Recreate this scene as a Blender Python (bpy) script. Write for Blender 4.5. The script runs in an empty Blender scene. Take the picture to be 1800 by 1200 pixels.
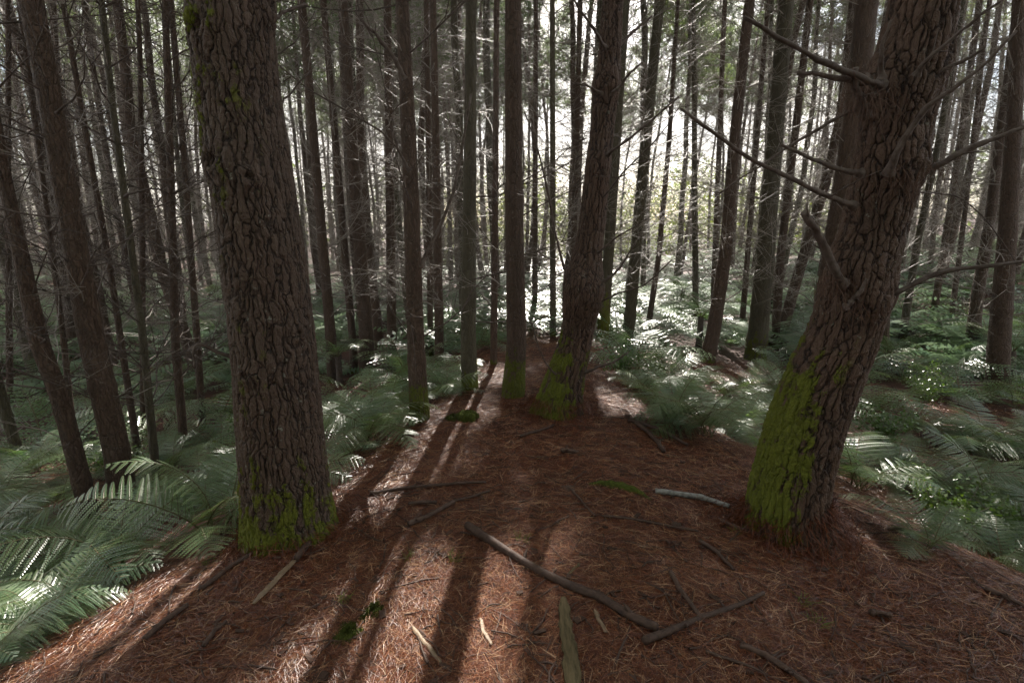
import bpy, math, random
import numpy as np
from mathutils import Vector, Matrix

# ------------------------------------------------------------------ camera, sky, sun, exposure
S = bpy.context.scene
COL = S.collection
PITCH = math.radians(13.0)
CAMZ = 1.6
FPX = 900.0                                    # focal length in pixels of the 1800 px wide photograph
cam = bpy.data.objects.new('camera', bpy.data.cameras.new('camera'))
COL.objects.link(cam)
cam.data.sensor_width = 36.0
cam.data.lens = 18.0
cam.data.clip_start = 0.05
cam.data.clip_end = 3000
cam.location = (0, 0, CAMZ)
cam.rotation_euler = (math.radians(90) - PITCH, 0, 0)
S.camera = cam
S.render.resolution_x = 1024
S.render.resolution_y = 682

SUN_AZ = math.radians(4.3)
SUN_EL = math.radians(38)
SUND = np.array([math.sin(SUN_AZ) * math.cos(SUN_EL), math.cos(SUN_AZ) * math.cos(SUN_EL), math.sin(SUN_EL)])
world = bpy.data.worlds.new('World')
S.world = world
world.use_nodes = True
wn = world.node_tree
bgn = wn.nodes['Background']
sky = wn.nodes.new('ShaderNodeTexSky')
sky.sky_type = 'NISHITA'
sky.sun_disc = False
sky.sun_elevation = SUN_EL
sky.sun_rotation = SUN_AZ
sky.dust_density = 2.0
# broken white cloud over the blue
wtc = wn.nodes.new('ShaderNodeTexCoord')
wno = wn.nodes.new('ShaderNodeTexNoise'); wno.inputs['Scale'].default_value = 3.0; wno.inputs['Detail'].default_value = 6
wn.links.new(wtc.outputs['Generated'], wno.inputs['Vector'])
wrp = wn.nodes.new('ShaderNodeValToRGB'); wrp.color_ramp.elements[0].position = 0.38; wrp.color_ramp.elements[1].position = 0.56
wrp.color_ramp.elements[1].color = (0.85, 0.85, 0.85, 1)
wn.links.new(wno.outputs['Fac'], wrp.inputs[0])
wmx = wn.nodes.new('ShaderNodeMix'); wmx.data_type = 'RGBA'
wn.links.new(wrp.outputs[0], wmx.inputs[0]); wn.links.new(sky.outputs[0], wmx.inputs[6]); wmx.inputs[7].default_value = (7.6, 7.1, 6.4, 1)
wn.links.new(wmx.outputs[2], bgn.inputs[0])
bgn.inputs[1].default_value = 0.092
sun = bpy.data.objects.new('sun', bpy.data.lights.new('sun', 'SUN'))
COL.objects.link(sun)
sun.data.energy = 5.0
sun.data.angle = math.radians(0.55)
sun.data.color = (1.0, 0.93, 0.84)
sun.location = (0, 0, 40)
sun.rotation_euler = Vector(-SUND).to_track_quat('-Z', 'Y').to_euler()
S.view_settings.view_transform = 'Standard'
S.view_settings.look = 'None'
S.view_settings.exposure = 1.7
S.view_settings.gamma = 1.0
S.render.engine = 'CYCLES'
S.cycles.max_bounces = 4
S.cycles.transparent_max_bounces = 4

# ------------------------------------------------------------------ helpers
def ray(px, py):
    r = (px - 900.0) / FPX
    u = (600.0 - py) / FPX
    c, s = math.cos(PITCH), math.sin(PITCH)
    return np.array([r, c + u * s, -s + u * c])

def sstep(a, b, x):
    t = np.clip((x - a) / (b - a), 0, 1)
    return t * t * (3 - 2 * t)

EY = [-8, 0, 1.6, 2.6, 3.2, 4.5, 5.8, 8, 12, 30]
EL = [-2.3, -2.1, -1.75, -1.45, -1.2, -0.85, -0.35, -0.1, 0.0, 0.0]
ER = [2.9, 2.8, 2.5, 2.15, 1.85, 1.45, 1.2, 1.2, 1.2, 1.0]

def H0(x, y):
    x = np.asarray(x, float); y = np.asarray(y, float)
    el = np.interp(y, EY, EL); er = np.interp(y, EY, ER)
    z = -0.055 * np.clip(y - 1.6, 0, 8) - 0.045 * np.clip(y - 9.6, 0, 16)
    z = z - 0.03 * (x - 0.3) ** 2 * (np.abs(x) < 400) * np.exp(-np.abs(x) / 6.0)
    fade = 1 - sstep(9, 20, y)
    z = z - 0.62 * sstep(-0.1, 2.3, el - x) * (0.35 + 0.65 * fade)
    z = z - 0.30 * sstep(-0.1, 1.4, x - er) * fade
    z = z + 1.3 * sstep(3, 16, x) * sstep(5, 17, y)
    z = z + 0.02 * np.clip(y - 30, 0, 300) + 0.5 * sstep(30, 60, np.abs(x))
    return z

def H(x, y):
    x = np.asarray(x, float); y = np.asarray(y, float)
    z = H0(x, y)
    z = z + 0.020 * np.sin(3.1 * x + 1.3 * y + 1) * np.sin(2.7 * y - 0.8 * x) + 0.012 * np.sin(7.3 * x + 2.1) * np.sin(6.1 * y + 3.0 * x)
    z = z + 0.005 * np.sin(17 * x + 5 * np.sin(3 * y)) * np.sin(15 * y + 4 * np.sin(4 * x))
    return z

def hit(px, py):
    d = ray(px, py)
    ts = np.concatenate([np.linspace(0.8, 15, 2500), np.linspace(15, 160, 3000)])
    P = np.array([0, 0, CAMZ]) + ts[:, None] * d
    below = P[:, 2] < H(P[:, 0], P[:, 1])
    i = int(np.argmax(below)) if below.any() else len(ts) - 1
    return P[i]

def atY(px, py, Y):
    d = ray(px, py)
    return np.array([0, 0, CAMZ]) + d * (Y / d[1])

def topix(P):
    P = np.atleast_2d(P)
    c, s = math.cos(PITCH), math.sin(PITCH)
    dx, dy, dz = P[:, 0], P[:, 1], P[:, 2] - CAMZ
    dep = dy * c - dz * s
    up = dy * s + dz * c
    return 900 + FPX * dx / dep, 600 - FPX * up / dep, dep

def mesh(name, V, F, mats=None, smooth=False, attrs=None, matidx=None):
    V = np.asarray(V, np.float32); F = np.asarray(F, np.int32)
    me = bpy.data.meshes.new(name)
    n = F.shape[1]
    me.vertices.add(len(V)); me.vertices.foreach_set('co', V.ravel())
    me.loops.add(F.size); me.loops.foreach_set('vertex_index', F.ravel())
    me.polygons.add(len(F))
    me.polygons.foreach_set('loop_start', np.arange(0, F.size, n, dtype=np.int32))
    me.polygons.foreach_set('loop_total', np.full(len(F), n, np.int32))
    if matidx is not None:
        me.polygons.foreach_set('material_index', np.asarray(matidx, np.int32))
    me.polygons.foreach_set('use_smooth', np.full(len(F), bool(smooth)))
    if attrs:
        for k, (typ, dom, arr) in attrs.items():
            a = me.attributes.new(k, typ, dom)
            a.data.foreach_set('vector' if typ == 'FLOAT_VECTOR' else 'value', np.asarray(arr, np.float32).ravel())
    me.update(calc_edges=True)
    for m in (mats or []):
        me.materials.append(m)
    return me

def link(name, data, parent=None, loc=None, rot=None, scale=None):
    o = bpy.data.objects.new(name, data)
    COL.objects.link(o)
    if parent is not None: o.parent = parent
    if loc is not None: o.location = [float(a) for a in loc]
    if rot is not None: o.rotation_euler = [float(a) for a in rot]
    if scale is not None: o.scale = (scale, scale, scale) if np.isscalar(scale) else scale
    return o

def tag(o, label=None, cat=None, group=None, kind=None):
    if label: o['label'] = label
    if cat: o['category'] = cat
    if group: o['group'] = group
    if kind: o['kind'] = kind
    return o

def norm(v):
    return v / np.maximum(np.linalg.norm(v, axis=-1, keepdims=True), 1e-9)

def tubes(P, R, sides):
    """P (N,K,3) centre lines, R (N,K) radii -> verts, quads"""
    P = np.asarray(P, float); R = np.asarray(R, float)
    N, K, _ = P.shape
    T = norm(np.gradient(P, axis=1))
    up = np.zeros((N, 1, 3)); up[..., 2] = 1.0
    main = norm(P[:, -1] - P[:, 0])
    vert = np.abs(main[:, 2]) > 0.8
    up[vert] = [1.0, 0.0, 0.0]
    A = norm(np.cross(T, up)); B = np.cross(A, T)
    th = np.arange(sides) * 2 * math.pi / sides
    V = P[:, :, None, :] + R[:, :, None, None] * (np.cos(th)[None, None, :, None] * A[:, :, None, :] + np.sin(th)[None, None, :, None] * B[:, :, None, :])
    idx = np.arange(N * K * sides).reshape(N, K, sides)
    a = idx[:, :-1, :]; b = np.roll(idx, -1, axis=2)[:, :-1, :]
    c = np.roll(idx, -1, axis=2)[:, 1:, :]; d = idx[:, 1:, :]
    F = np.stack([a, b, c, d], -1).reshape(-1, 4)
    return V.reshape(-1, 3), F

def join(parts):
    Vs, Fs, o = [], [], 0
    for V, F in parts:
        Vs.append(V); Fs.append(F + o); o += len(V)
    return np.concatenate(Vs), np.concatenate(Fs)

# ------------------------------------------------------------------ materials
class NT:
    def __init__(s, name):
        s.m = bpy.data.materials.new(name); s.m.use_nodes = True
        s.t = s.m.node_tree; s.b = s.t.nodes['Principled BSDF']; s.out = s.t.nodes['Material Output']
    def n(s, typ, **kw):
        nd = s.t.nodes.new('ShaderNode' + typ)
        for k, v in kw.items():
            if k.startswith('i_'):
                key = k[2:]; key = int(key) if key.isdigit() else key.replace('_', ' ')
                if hasattr(v, 'is_output') or isinstance(v, bpy.types.NodeSocket): s.t.links.new(v, nd.inputs[key])
                else: nd.inputs[key].default_value = v
            else: setattr(nd, k, v)
        return nd
    def l(s, a, b): s.t.links.new(a, b)
    def math(s, op, a, b=0.0, c=None, clamp=False):
        nd = s.n('Math', operation=op, use_clamp=clamp)
        for i, v in enumerate([a, b] + ([c] if c is not None else [])):
            if isinstance(v, bpy.types.NodeSocket): s.l(v, nd.inputs[i])
            else: nd.inputs[i].default_value = v
        return nd.outputs[0]
    def mix(s, f, a, b, blend='MIX'):
        nd = s.n('Mix', data_type='RGBA', blend_type=blend)
        for sock, v in ((nd.inputs[0], f), (nd.inputs[6], a), (nd.inputs[7], b)):
            if isinstance(v, bpy.types.NodeSocket): s.l(v, sock)
            else: sock.default_value = v if not isinstance(v, tuple) else (*v, 1.0)[:4]
        return nd.outputs[2]
    def ramp(s, f, stops, interp='LINEAR'):
        nd = s.n('ValToRGB'); nd.color_ramp.interpolation = interp
        e = nd.color_ramp.elements
        while len(e) < len(stops): e.new(0.5)
        for k, (p, c) in enumerate(stops):
            e[k].position = p; e[k].color = (*c, 1.0) if isinstance(c, tuple) else (c, c, c, 1.0)
        s.l(f, nd.inputs[0]); return nd.outputs[0]
    def noise(s, vec, scale, detail=4, rough=0.55, dist=0.0):
        nd = s.n('TexNoise', i_Scale=scale, i_Detail=detail, i_Roughness=rough, i_Distortion=dist)
        if vec is not None: s.l(vec, nd.inputs['Vector'])
        return nd
    def set(s, **kw):
        for k, v in kw.items():
            sock = s.b.inputs[k.replace('_', ' ')]
            if isinstance(v, bpy.types.NodeSocket): s.l(v, sock)
            else: sock.default_value = (*v, 1.0) if isinstance(v, tuple) else v

def bark_material(name, near, plate, groove, tint2, lichen=0.25, sx=20.0, sz=4.2, disp=0.022):
    t = NT(name)
    at = t.n('Attribute', attribute_name='tc').outputs['Vector']
    inf = t.n('ObjectInfo').outputs['Random']
    off = t.n('VectorMath', operation='ADD', i_0=at)
    comb = t.n('CombineXYZ', i_X=t.math('MULTIPLY', inf, 13.0), i_Y=0.0, i_Z=t.math('MULTIPLY', inf, 31.0))
    t.l(comb.outputs[0], off.inputs[1])
    v0 = off.outputs[0]
    w = t.noise(v0, 7.0, 3, 0.6)
    wv = t.n('VectorMath', operation='SUBTRACT', i_0=w.outputs['Color'], i_1=(0.5, 0.5, 0.5))
    wv2 = t.n('VectorMath', operation='MULTIPLY', i_0=wv.outputs[0], i_1=(0.075, 0.075, 0.34))
    v1 = t.n('VectorMath', operation='ADD', i_0=v0, i_1=wv2.outputs[0]).outputs[0]
    v2 = t.n('VectorMath', operation='MULTIPLY', i_0=v1, i_1=(sx, sx, sz)).outputs[0]
    vo = t.n('TexVoronoi', feature='DISTANCE_TO_EDGE', i_Scale=1.0, i_Randomness=1.0)
    t.l(v2, vo.inputs['Vector'])
    vc = t.n('TexVoronoi', feature='F1', i_Scale=1.0, i_Randomness=1.0)
    t.l(v2, vc.inputs['Vector'])
    v2b = t.n('VectorMath', operation='MULTIPLY', i_0=v1, i_1=(sx * 1.9, sx * 1.9, sz * 2.6)).outputs[0]
    vob = t.n('TexVoronoi', feature='DISTANCE_TO_EDGE', i_Scale=1.0, i_Randomness=1.0)
    t.l(v2b, vob.inputs['Vector'])
    v5 = t.n('VectorMath', operation='MULTIPLY', i_0=v1, i_1=(30.0, 30.0, 11.0)).outputs[0]
    crk = t.noise(v5, 1.0, 6, 0.75).outputs['Fac']
    dist = t.math('ADD', vo.outputs['Distance'], t.math('MULTIPLY', t.math('SUBTRACT', crk, 0.42), 0.34))
    minor = t.ramp(vob.outputs['Distance'], [(0.0, 0.0), (0.07, 0.8), (0.2, 1.0)])
    edge0 = t.ramp(dist, [(0.0, 0.0), (0.05, 0.32), (0.13, 0.70), (0.26, 0.92), (0.5, 1.0)])
    edge = t.math('MULTIPLY', edge0, t.math('ADD', 0.78, t.math('MULTIPLY', minor, 0.22)))
    v3 = t.n('VectorMath', operation='MULTIPLY', i_0=v1, i_1=(48.0, 48.0, 20.0)).outputs[0]
    fine = t.noise(v3, 1.0, 5, 0.65)
    v4 = t.n('VectorMath', operation='MULTIPLY', i_0=v1, i_1=(30.0, 30.0, 55.0)).outputs[0]
    flake = t.n('TexVoronoi', feature='F1', i_Scale=1.0)
    t.l(v4, flake.inputs['Vector'])
    cellv = t.n('SeparateColor', i_0=vc.outputs['Color']).outputs[0]
    h = t.math('ADD', edge, t.math('MULTIPLY', fine.outputs['Fac'], 0.85))
    h = t.math('ADD', h, t.math('MULTIPLY', flake.outputs['Distance'], -0.34))
    h = t.math('ADD', h, t.math('MULTIPLY', cellv, 0.25))
    big = t.noise(v0, 3.0, 3, 0.6).outputs['Fac']
    pc = t.mix(t.math('MULTIPLY', fine.outputs['Fac'], 1.0), plate, tint2)
    pc = t.mix(t.ramp(big, [(0.4, 0.0), (0.65, 0.6)]), pc, tuple(0.7 * c for c in tint2))
    pc = t.mix(t.math('MULTIPLY', cellv, 0.35), pc, (plate[0] * 0.45, plate[1] * 0.42, plate[2] * 0.4))
    li = t.noise(v0, 34.0, 4, 0.7).outputs['Fac']
    lm = t.math('MULTIPLY', t.ramp(li, [(0.62, 0.0), (0.70, 1.0)]), t.math('MULTIPLY', t.ramp(big, [(0.35, 0.1), (0.6, 1.0)]), lichen))
    pc = t.mix(lm, pc, (0.23, 0.25, 0.21))
    col = t.mix(t.ramp(dist, [(0.0, 0.0 if near else 0.45), (0.05, 0.35 if near else 0.7), (0.14, 1.0)]), groove, pc)
    mo = t.n('Attribute', attribute_name='moss').outputs['Fac']
    mn = t.noise(v0, 9.0, 6, 0.75).outputs['Fac']
    mstr = t.noise(t.n('VectorMath', operation='MULTIPLY', i_0=v1, i_1=(17.0, 17.0, 2.6)).outputs[0], 1.0, 5, 0.7).outputs['Fac']
    msum = t.math('ADD', mo, t.math('MULTIPLY', t.math('SUBTRACT', t.math('ADD', t.math('MULTIPLY', mn, 0.5), t.math('MULTIPLY', mstr, 0.5)), 0.5), 5.6))
    msum = t.math('ADD', msum, t.math('MULTIPLY', edge, 0.12))
    mf = t.math('MULTIPLY', t.ramp(msum, [(0.52, 0.0), (0.72, 1.0)]), t.ramp(mo, [(0.02, 0.0), (0.2, 1.0)]))
    mcn = t.noise(v0, 60.0, 3, 0.7).outputs['Fac']
    mcol = t.mix(mcn, (0.045, 0.052, 0.008), (0.175, 0.195, 0.020))
    col = t.mix(mf, col, mcol)
    t.set(Base_Color=col, Roughness=t.math('ADD', 0.62, t.math('MULTIPLY', mf, 0.3)))
    t.b.inputs['Specular IOR Level'].default_value = 0.35
    if near:
        hm = t.math('ADD', h, t.math('MULTIPLY', t.math('MULTIPLY', mf, mcn), 0.35))
        hm = t.math('ADD', hm, t.math('MULTIPLY', mf, 0.25))
        d = t.n('Displacement', i_Midlevel=1.1, i_Scale=disp)
        t.l(hm, d.inputs['Height']); t.l(d.outputs[0], t.out.inputs['Displacement'])
        t.m.displacement_method = 'BOTH'
    else:
        bp = t.n('Bump', i_Strength=1.0, i_Distance=disp)
        t.l(h, bp.inputs['Height']); t.l(bp.outputs[0], t.b.inputs['Normal'])
    return t.m

M = {}
M['bark_near'] = bark_material('pine_bark_deep', True, (0.072, 0.042, 0.028), (0.016, 0.010, 0.007), (0.138, 0.098, 0.074), 1.0, 32.0, 5.6, 0.0145)
M['bark_right'] = bark_material('pine_bark_red', True, (0.088, 0.048, 0.032), (0.018, 0.010, 0.007), (0.132, 0.084, 0.058), 0.7, 30.0, 5.0, 0.0165)
M['bark_mid'] = bark_material('pine_bark_fine', False, (0.095, 0.056, 0.036), (0.028, 0.017, 0.011), (0.160, 0.104, 0.072), 0.6, 34.0, 8.0, 0.020)
M['bark_green'] = bark_material('pine_bark_olive', False, (0.080, 0.066, 0.038), (0.030, 0.024, 0.015), (0.130, 0.112, 0.070), 0.5, 30.0, 6.0, 0.010)

def simple(name, c1, c2, scale=12.0, rough=0.7, bump=0.0, spec=0.3, stretch=(1, 1, 1)):
    t = NT(name)
    tc = t.n('TexCoord').outputs['Object']
    mp = t.n('VectorMath', operation='MULTIPLY', i_0=tc, i_1=stretch).outputs[0]
    nz = t.noise(mp, scale, 5, 0.65).outputs['Fac']
    col = t.mix(t.ramp(nz, [(0.3, 0.0), (0.7, 1.0)]), c1, c2)
    inf = t.n('ObjectInfo').outputs['Random']
    col = t.mix(t.math('MULTIPLY', inf, 0.35), col, tuple(0.55 * c for c in c1))
    t.set(Base_Color=col, Roughness=rough)
    t.b.inputs['Specular IOR Level'].default_value = spec
    if bump:
        bp = t.n('Bump', i_Strength=0.9, i_Distance=bump)
        t.l(nz, bp.inputs['Height']); t.l(bp.outputs[0], t.b.inputs['Normal'])
    return t.m

M['twig'] = simple('dead_twig', (0.17, 0.135, 0.112), (0.36, 0.315, 0.275), 9.0, 0.5, 0.0, 0.5)
M['branch'] = simple('dead_branch', (0.048, 0.029, 0.020), (0.17, 0.135, 0.115), 24.0, 0.7, 0.007, 0.4)
M['stick'] = simple('fallen_stick', (0.040, 0.024, 0.018), (0.115, 0.070, 0.050), 34.0, 0.72, 0.007, 0.3)
M['pale_wood'] = simple('split_pale_wood', (0.13, 0.085, 0.048), (0.28, 0.205, 0.13), 30.0, 0.6, 0.004, 0.4)
M['rotten'] = simple('rotten_mossy_wood', (0.045, 0.038, 0.018), (0.15, 0.115, 0.062), 60.0, 0.85, 0.012, 0.15, (1.0, .22, 1.0))
M['lichen_stick'] = simple('lichen_stick', (0.10, 0.09, 0.08), (0.40, 0.40, 0.37), 45.0, 0.7, 0.004, 0.3)
M['moss'] = simple('bright_moss', (0.028, 0.036, 0.008), (0.095, 0.115, 0.022), 55.0, 0.95, 0.012, 0.1)
M['hang'] = simple('hanging_needles', (0.07, 0.035, 0.020), (0.15, 0.075, 0.042), 20.0, 0.5, 0.0, 0.4)

def leaf_material(name, c1, c2, trans=0.35, rough=0.42, spec=0.5, attr=False, tcol=None):
    t = NT(name)
    tc = t.n('TexCoord').outputs['Object']
    nz = t.noise(tc, 3.0, 3, 0.6).outputs['Fac']
    f = t.ramp(nz, [(0.3, 0.0), (0.7, 1.0)])
    if attr:
        f = t.n('Attribute', attribute_name='rnd').outputs['Fac']
    col = t.mix(f, c1, c2)
    inf = t.n('ObjectInfo').outputs['Random']
    col = t.mix(t.math('MULTIPLY', inf, 0.4), col, (c2[0] * 1.1, c2[1] * 0.9, c2[2] * 0.7))
    t.set(Base_Color=col, Roughness=rough)
    t.b.inputs['Specular IOR Level'].default_value = spec
    tr = t.n('BsdfTranslucent')
    tcl = t.mix(1.0, col, tcol or (1.6, 1.7, 0.7), 'MULTIPLY')
    t.l(tcl, tr.inputs['Color'])
    ms = t.n('MixShader'); ms.inputs[0].default_value = trans
    t.l(t.b.outputs[0], ms.inputs[1]); t.l(tr.outputs[0], ms.inputs[2]); t.l(ms.outputs[0], t.out.inputs['Surface'])
    return t.m

M['fern'] = leaf_material('fern_frond', (0.070, 0.155, 0.110), (0.130, 0.205, 0.085), 0.30, 0.30, 1.0)
M['fern_stem'] = simple('fern_stem', (0.09, 0.10, 0.035), (0.14, 0.10, 0.05), 12.0, 0.5)
M['needle_green'] = leaf_material('pine_foliage', (0.075, 0.110, 0.075), (0.115, 0.150, 0.105), 0.5, 0.4, 0.5)
M['bush'] = leaf_material('sunlit_bush', (0.10, 0.15, 0.03), (0.17, 0.20, 0.05), 0.5, 0.5, 0.3)
M['shrub'] = leaf_material('shrub_leaf', (0.045, 0.10, 0.025), (0.09, 0.15, 0.035), 0.35, 0.3, 0.6)
M['grass'] = leaf_material('grass_blade', (0.10, 0.15, 0.03), (0.16, 0.20, 0.05), 0.4, 0.5, 0.3)

def needle_litter_material():
    t = NT('needle_litter')
    a = t.n('Attribute', attribute_name='rnd').outputs['Fac']
    col = t.ramp(a, [(0.0, (0.052, 0.013, 0.005)), (0.4, (0.110, 0.029, 0.010)), (0.66, (0.185, 0.055, 0.018)), (0.84, (0.30, 0.125, 0.05)), (1.0, (0.52, 0.35, 0.21))])
    t.set(Base_Color=col, Roughness=0.36)
    t.b.inputs['Specular IOR Level'].default_value = 0.4
    return t.m
M['litter'] = needle_litter_material()

def ground_material():
    t = NT('forest_floor')
    tc = t.n('TexCoord').outputs['Object']
    n1 = t.noise(tc, 0.9, 5, 0.6).outputs['Fac']
    n2 = t.noise(tc, 14.0, 6, 0.7, 0.6).outputs['Fac']
    fib = []
    for ang, sc in ((0.5, 1.0), (1.6, 1.2), (2.5, 0.9)):
        rt = t.n('VectorRotate', rotation_type='Z_AXIS', i_Vector=tc, i_Angle=ang)
        mp = t.n('VectorMath', operation='MULTIPLY', i_0=rt.outputs[0], i_1=(9.0 * sc, 150.0 * sc, 20.0))
        fib.append(t.noise(mp.outputs[0], 1.0, 3, 0.6, 0.4).outputs['Fac'])
    f = t.math('MAXIMUM', t.math('MAXIMUM', fib[0], fib[1]), fib[2])
    col = t.ramp(f, [(0.45, (0.025, 0.009, 0.005)), (0.6, (0.085, 0.027, 0.013)), (0.75, (0.17, 0.065, 0.034))])
    col = t.mix(t.ramp(n2, [(0.45, 0.0), (0.62, 0.8)]), col, (0.050, 0.020, 0.012))
    col = t.mix(t.ramp(n1, [(0.5, 0.0), (0.75, 0.5)]), col, (0.030, 0.015, 0.010))
    t.set(Base_Color=col, Roughness=0.7)
    t.b.inputs['Specular IOR Level'].default_value = 0.3
    bp = t.n('Bump', i_Strength=1.0, i_Distance=0.012)
    t.l(t.math('ADD', f, n2), bp.inputs['Height']); t.l(bp.outputs[0], t.b.inputs['Normal'])
    return t.m
M['ground'] = ground_material()

# ------------------------------------------------------------------ ground
def axis(n, near, far):
    u = np.linspace(-1, 1, n)
    return np.sinh(u * 6.2) / math.sinh(6.2) * far + u * near
gx = axis(420, 4, 120)
gv = np.linspace(0, 1, 420)
gy = -14 + gv * 34 + (np.exp(gv * 7) - 1) / (math.e ** 7 - 1) * 120
GX, GY = np.meshgrid(gx, gy)
GZ = H(GX, GY)
V = np.stack([GX, GY, GZ], -1).reshape(-1, 3)
I = np.arange(len(gx) * len(gy)).reshape(len(gy), len(gx))
F = np.stack([I[:-1, :-1], I[:-1, 1:], I[1:, 1:], I[1:, :-1]], -1).reshape(-1, 4)
tag(link('ground', mesh('ground', V, F, [M['ground']], True)), 'rounded mound of forest floor under brown needles falling away into ferns', 'ground', kind='structure')

# ------------------------------------------------------------------ sun gaps in the canopy
# each: ground point (pixel of the photograph), radius of the opening
GAPS_PX = [(700, 1150, .28), (640, 1190, .19), (790, 1120, .08), (872, 1110, .19), (866, 1180, .19), (890, 1040, .15), (918, 960, .09), (935, 890, .02),
           (1045, 900, .0), (1050, 960, .02), (250, 1130, .13), (320, 1060, .15), (425, 945, .16), (400, 975, .14), (720, 830, .15), (630, 855, .20), (690, 880, .05), (790, 800, .12),
           (600, 800, .20), (740, 748, .25), (790, 730, .3), (1405, 1030, .01), (1450, 1095, .03), (1500, 1160, .02), (1500, 905, .08), (1560, 965, .08),
           (600, 690, .7), (660, 690, .6), (120, 830, .5), (60, 930, .25), (1250, 680, .7), (1180, 660, .8), (1330, 700, .4), (1700, 820, .3), (360, 820, .45), (320, 830, .25), (100, 890, .22), (1220, 700, .22), (1520, 830, .2), (1560, 780, .25),
           (1100, 705, .22), (1060, 700, .2), (850, 660, .3), (1340, 660, .3),
           (1650, 640, .8), (1560, 620, .7), (1700, 560, 1.1), (1600, 560, .9), (1800, 650, .6), (1650, 720, .3), (1680, 740, .3),
           (1090, 600, 1.0), (1200, 600, 1.0), (1270, 620, .6), (1130, 560, 1.6), (1230, 560, 1.6), (1000, 580, 1.0), (950, 560, 1.3), (1180, 530, 2.0), (700, 600, .8), (600, 600, .5), (800, 600, .8), (300, 640, .4), (500, 620, .5)]
GAPS = []
for px, py, r in GAPS_PX:
    p = hit(px, py); GAPS.append((p[0], p[1], p[2], r))
for px, py, yy, r in ((583, 520, 2.45, .12), (592, 700, 2.45, .12), (560, 300, 2.45, .10), (1322, 840, 2.5, .03), (1340, 740, 2.5, .03), (150, 890, 2.4, .32), (60, 900, 2.2, .25), (350, 830, 4.2, .5), (1560, 840, 3.6, .3), (1250, 700, 5.5, .5), (640, 650, 6.0, .6), (1190, 730, 4.8, .3)):
    p = atY(px, py, yy); GAPS.append((p[0], p[1], p[2], r))
GAPS = np.array(GAPS)

def in_gap(P, rmax=9.0, ymax=99.0):
    """P (n,3): within an opening toward the sun?"""
    m = np.zeros(len(P), bool)
    for gx_, gy_, gz_, r in GAPS:
        if r > rmax or gy_ > ymax: continue
        d = P - np.array([gx_, gy_, gz_])
        along = d @ SUND
        perp = np.linalg.norm(d - along[:, None] * SUND, axis=1)
        m |= (perp < r + (0.22 if r >= 0.2 else 0.11 if r >= .05 else 0.03)) & (along > 2.0)
    return m

# ------------------------------------------------------------------ pine generators
def gen_branches(rng, axisf, radf, h0, h1, step, nlo, nhi, L, k=6, twigs=6, stubp=0.35, rb=0.010, up=(0.1, 0.7), keep=None):
    """returns list of (P (1,k,3), R) per branch with its twigs: [(main P,R),(twigs P,R)]"""
    out = []
    h = h0 + rng.random() * step
    while h < h1:
        c = axisf(h); r = radf(h)
        n = rng.integers(nlo, nhi + 1)
        a0 = rng.random() * 6.28
        for j in range(n):
            a = a0 + j * 6.283 / n + rng.normal(0, 0.35)
            e = rng.uniform(*up)
            stub = rng.random() < stubp
            ln = L * (rng.uniform(0.08, 0.3) if stub else rng.uniform(0.45, 1.0))
            d = np.array([math.cos(a) * math.cos(e), math.sin(a) * math.cos(e), math.sin(e)])
            t = np.linspace(0, 1, k)[:, None]
            sag = rng.normal(0, 0.14, 3) + np.array([0, 0, rng.uniform(-0.12, 0.22)])
            wob = np.cumsum(rng.normal(0, 0.020, (k, 3)), 0) * ln
            wob[0] = 0
            P = c + d * (r * 0.5) + d * ln * t + sag * ln * t ** 2 + wob
            r0 = rb * rng.uniform(0.7, 1.25) * (0.6 + 0.4 * min(ln / L, 1)) * (1.2 if stub else 1)
            R = r0 * (1 - t[:, 0] * (0.45 if stub else 0.78))
            R[-1] *= 0.35
            TP, TR = [], []
            if not stub:
                for _ in range(twigs):
                    u = rng.uniform(0.2, 0.98); i = min(int(u * (k - 1)), k - 2); fr = u * (k - 1) - i
                    p = P[i] * (1 - fr) + P[i + 1] * fr
                    dd = norm(d + rng.normal(0, 0.65, 3))
                    l2 = ln * rng.uniform(0.12, 0.38) * (1.15 - 0.5 * u)
                    tt = np.linspace(0, 1, 3)[:, None]
                    TP.append(p + dd * l2 * tt + rng.normal(0, 0.10, 3) * l2 * tt ** 2)
                    rr = R[i] * 0.55 + 0.0011
                    TR.append(rr * np.array([1, 0.7, 0.3]))
                    if l2 > 0.2:
                        q = TP[-1][1]; d3 = norm(dd + rng.normal(0, 0.6, 3))
                        TP.append(q + d3 * l2 * 0.5 * tt); TR.append(rr * 0.6 * np.array([1, 0.7, 0.3]))
            out.append((P, R, TP, TR))
        h += step * rng.uniform(0.75, 1.3)
    return out

def open_to_sun(bs, base, rot=0.0):
    c, s = math.cos(rot), math.sin(rot)
    if not bs: return bs
    P = np.stack([b[0] for b in bs])
    W = np.stack([P[..., 0] * c - P[..., 1] * s, P[..., 0] * s + P[..., 1] * c, P[..., 2]], -1) + np.asarray(base)
    g = in_gap(W.reshape(-1, 3), 0.36, 2.35).reshape(P.shape[:2]).any(1)
    return [b for b, q in zip(bs, g) if not q]

def branch_geo(bs, sides=4):
    parts = []
    if not bs: return None
    parts.append(tubes(np.stack([b[0] for b in bs]), np.stack([b[1] for b in bs]), sides))
    TP = [p for b in bs for p in b[2]]; TR = [r for b in bs for r in b[3]]
    if TP: parts.append(tubes(np.stack(TP), np.stack(TR), 3))
    return join(parts)

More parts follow.
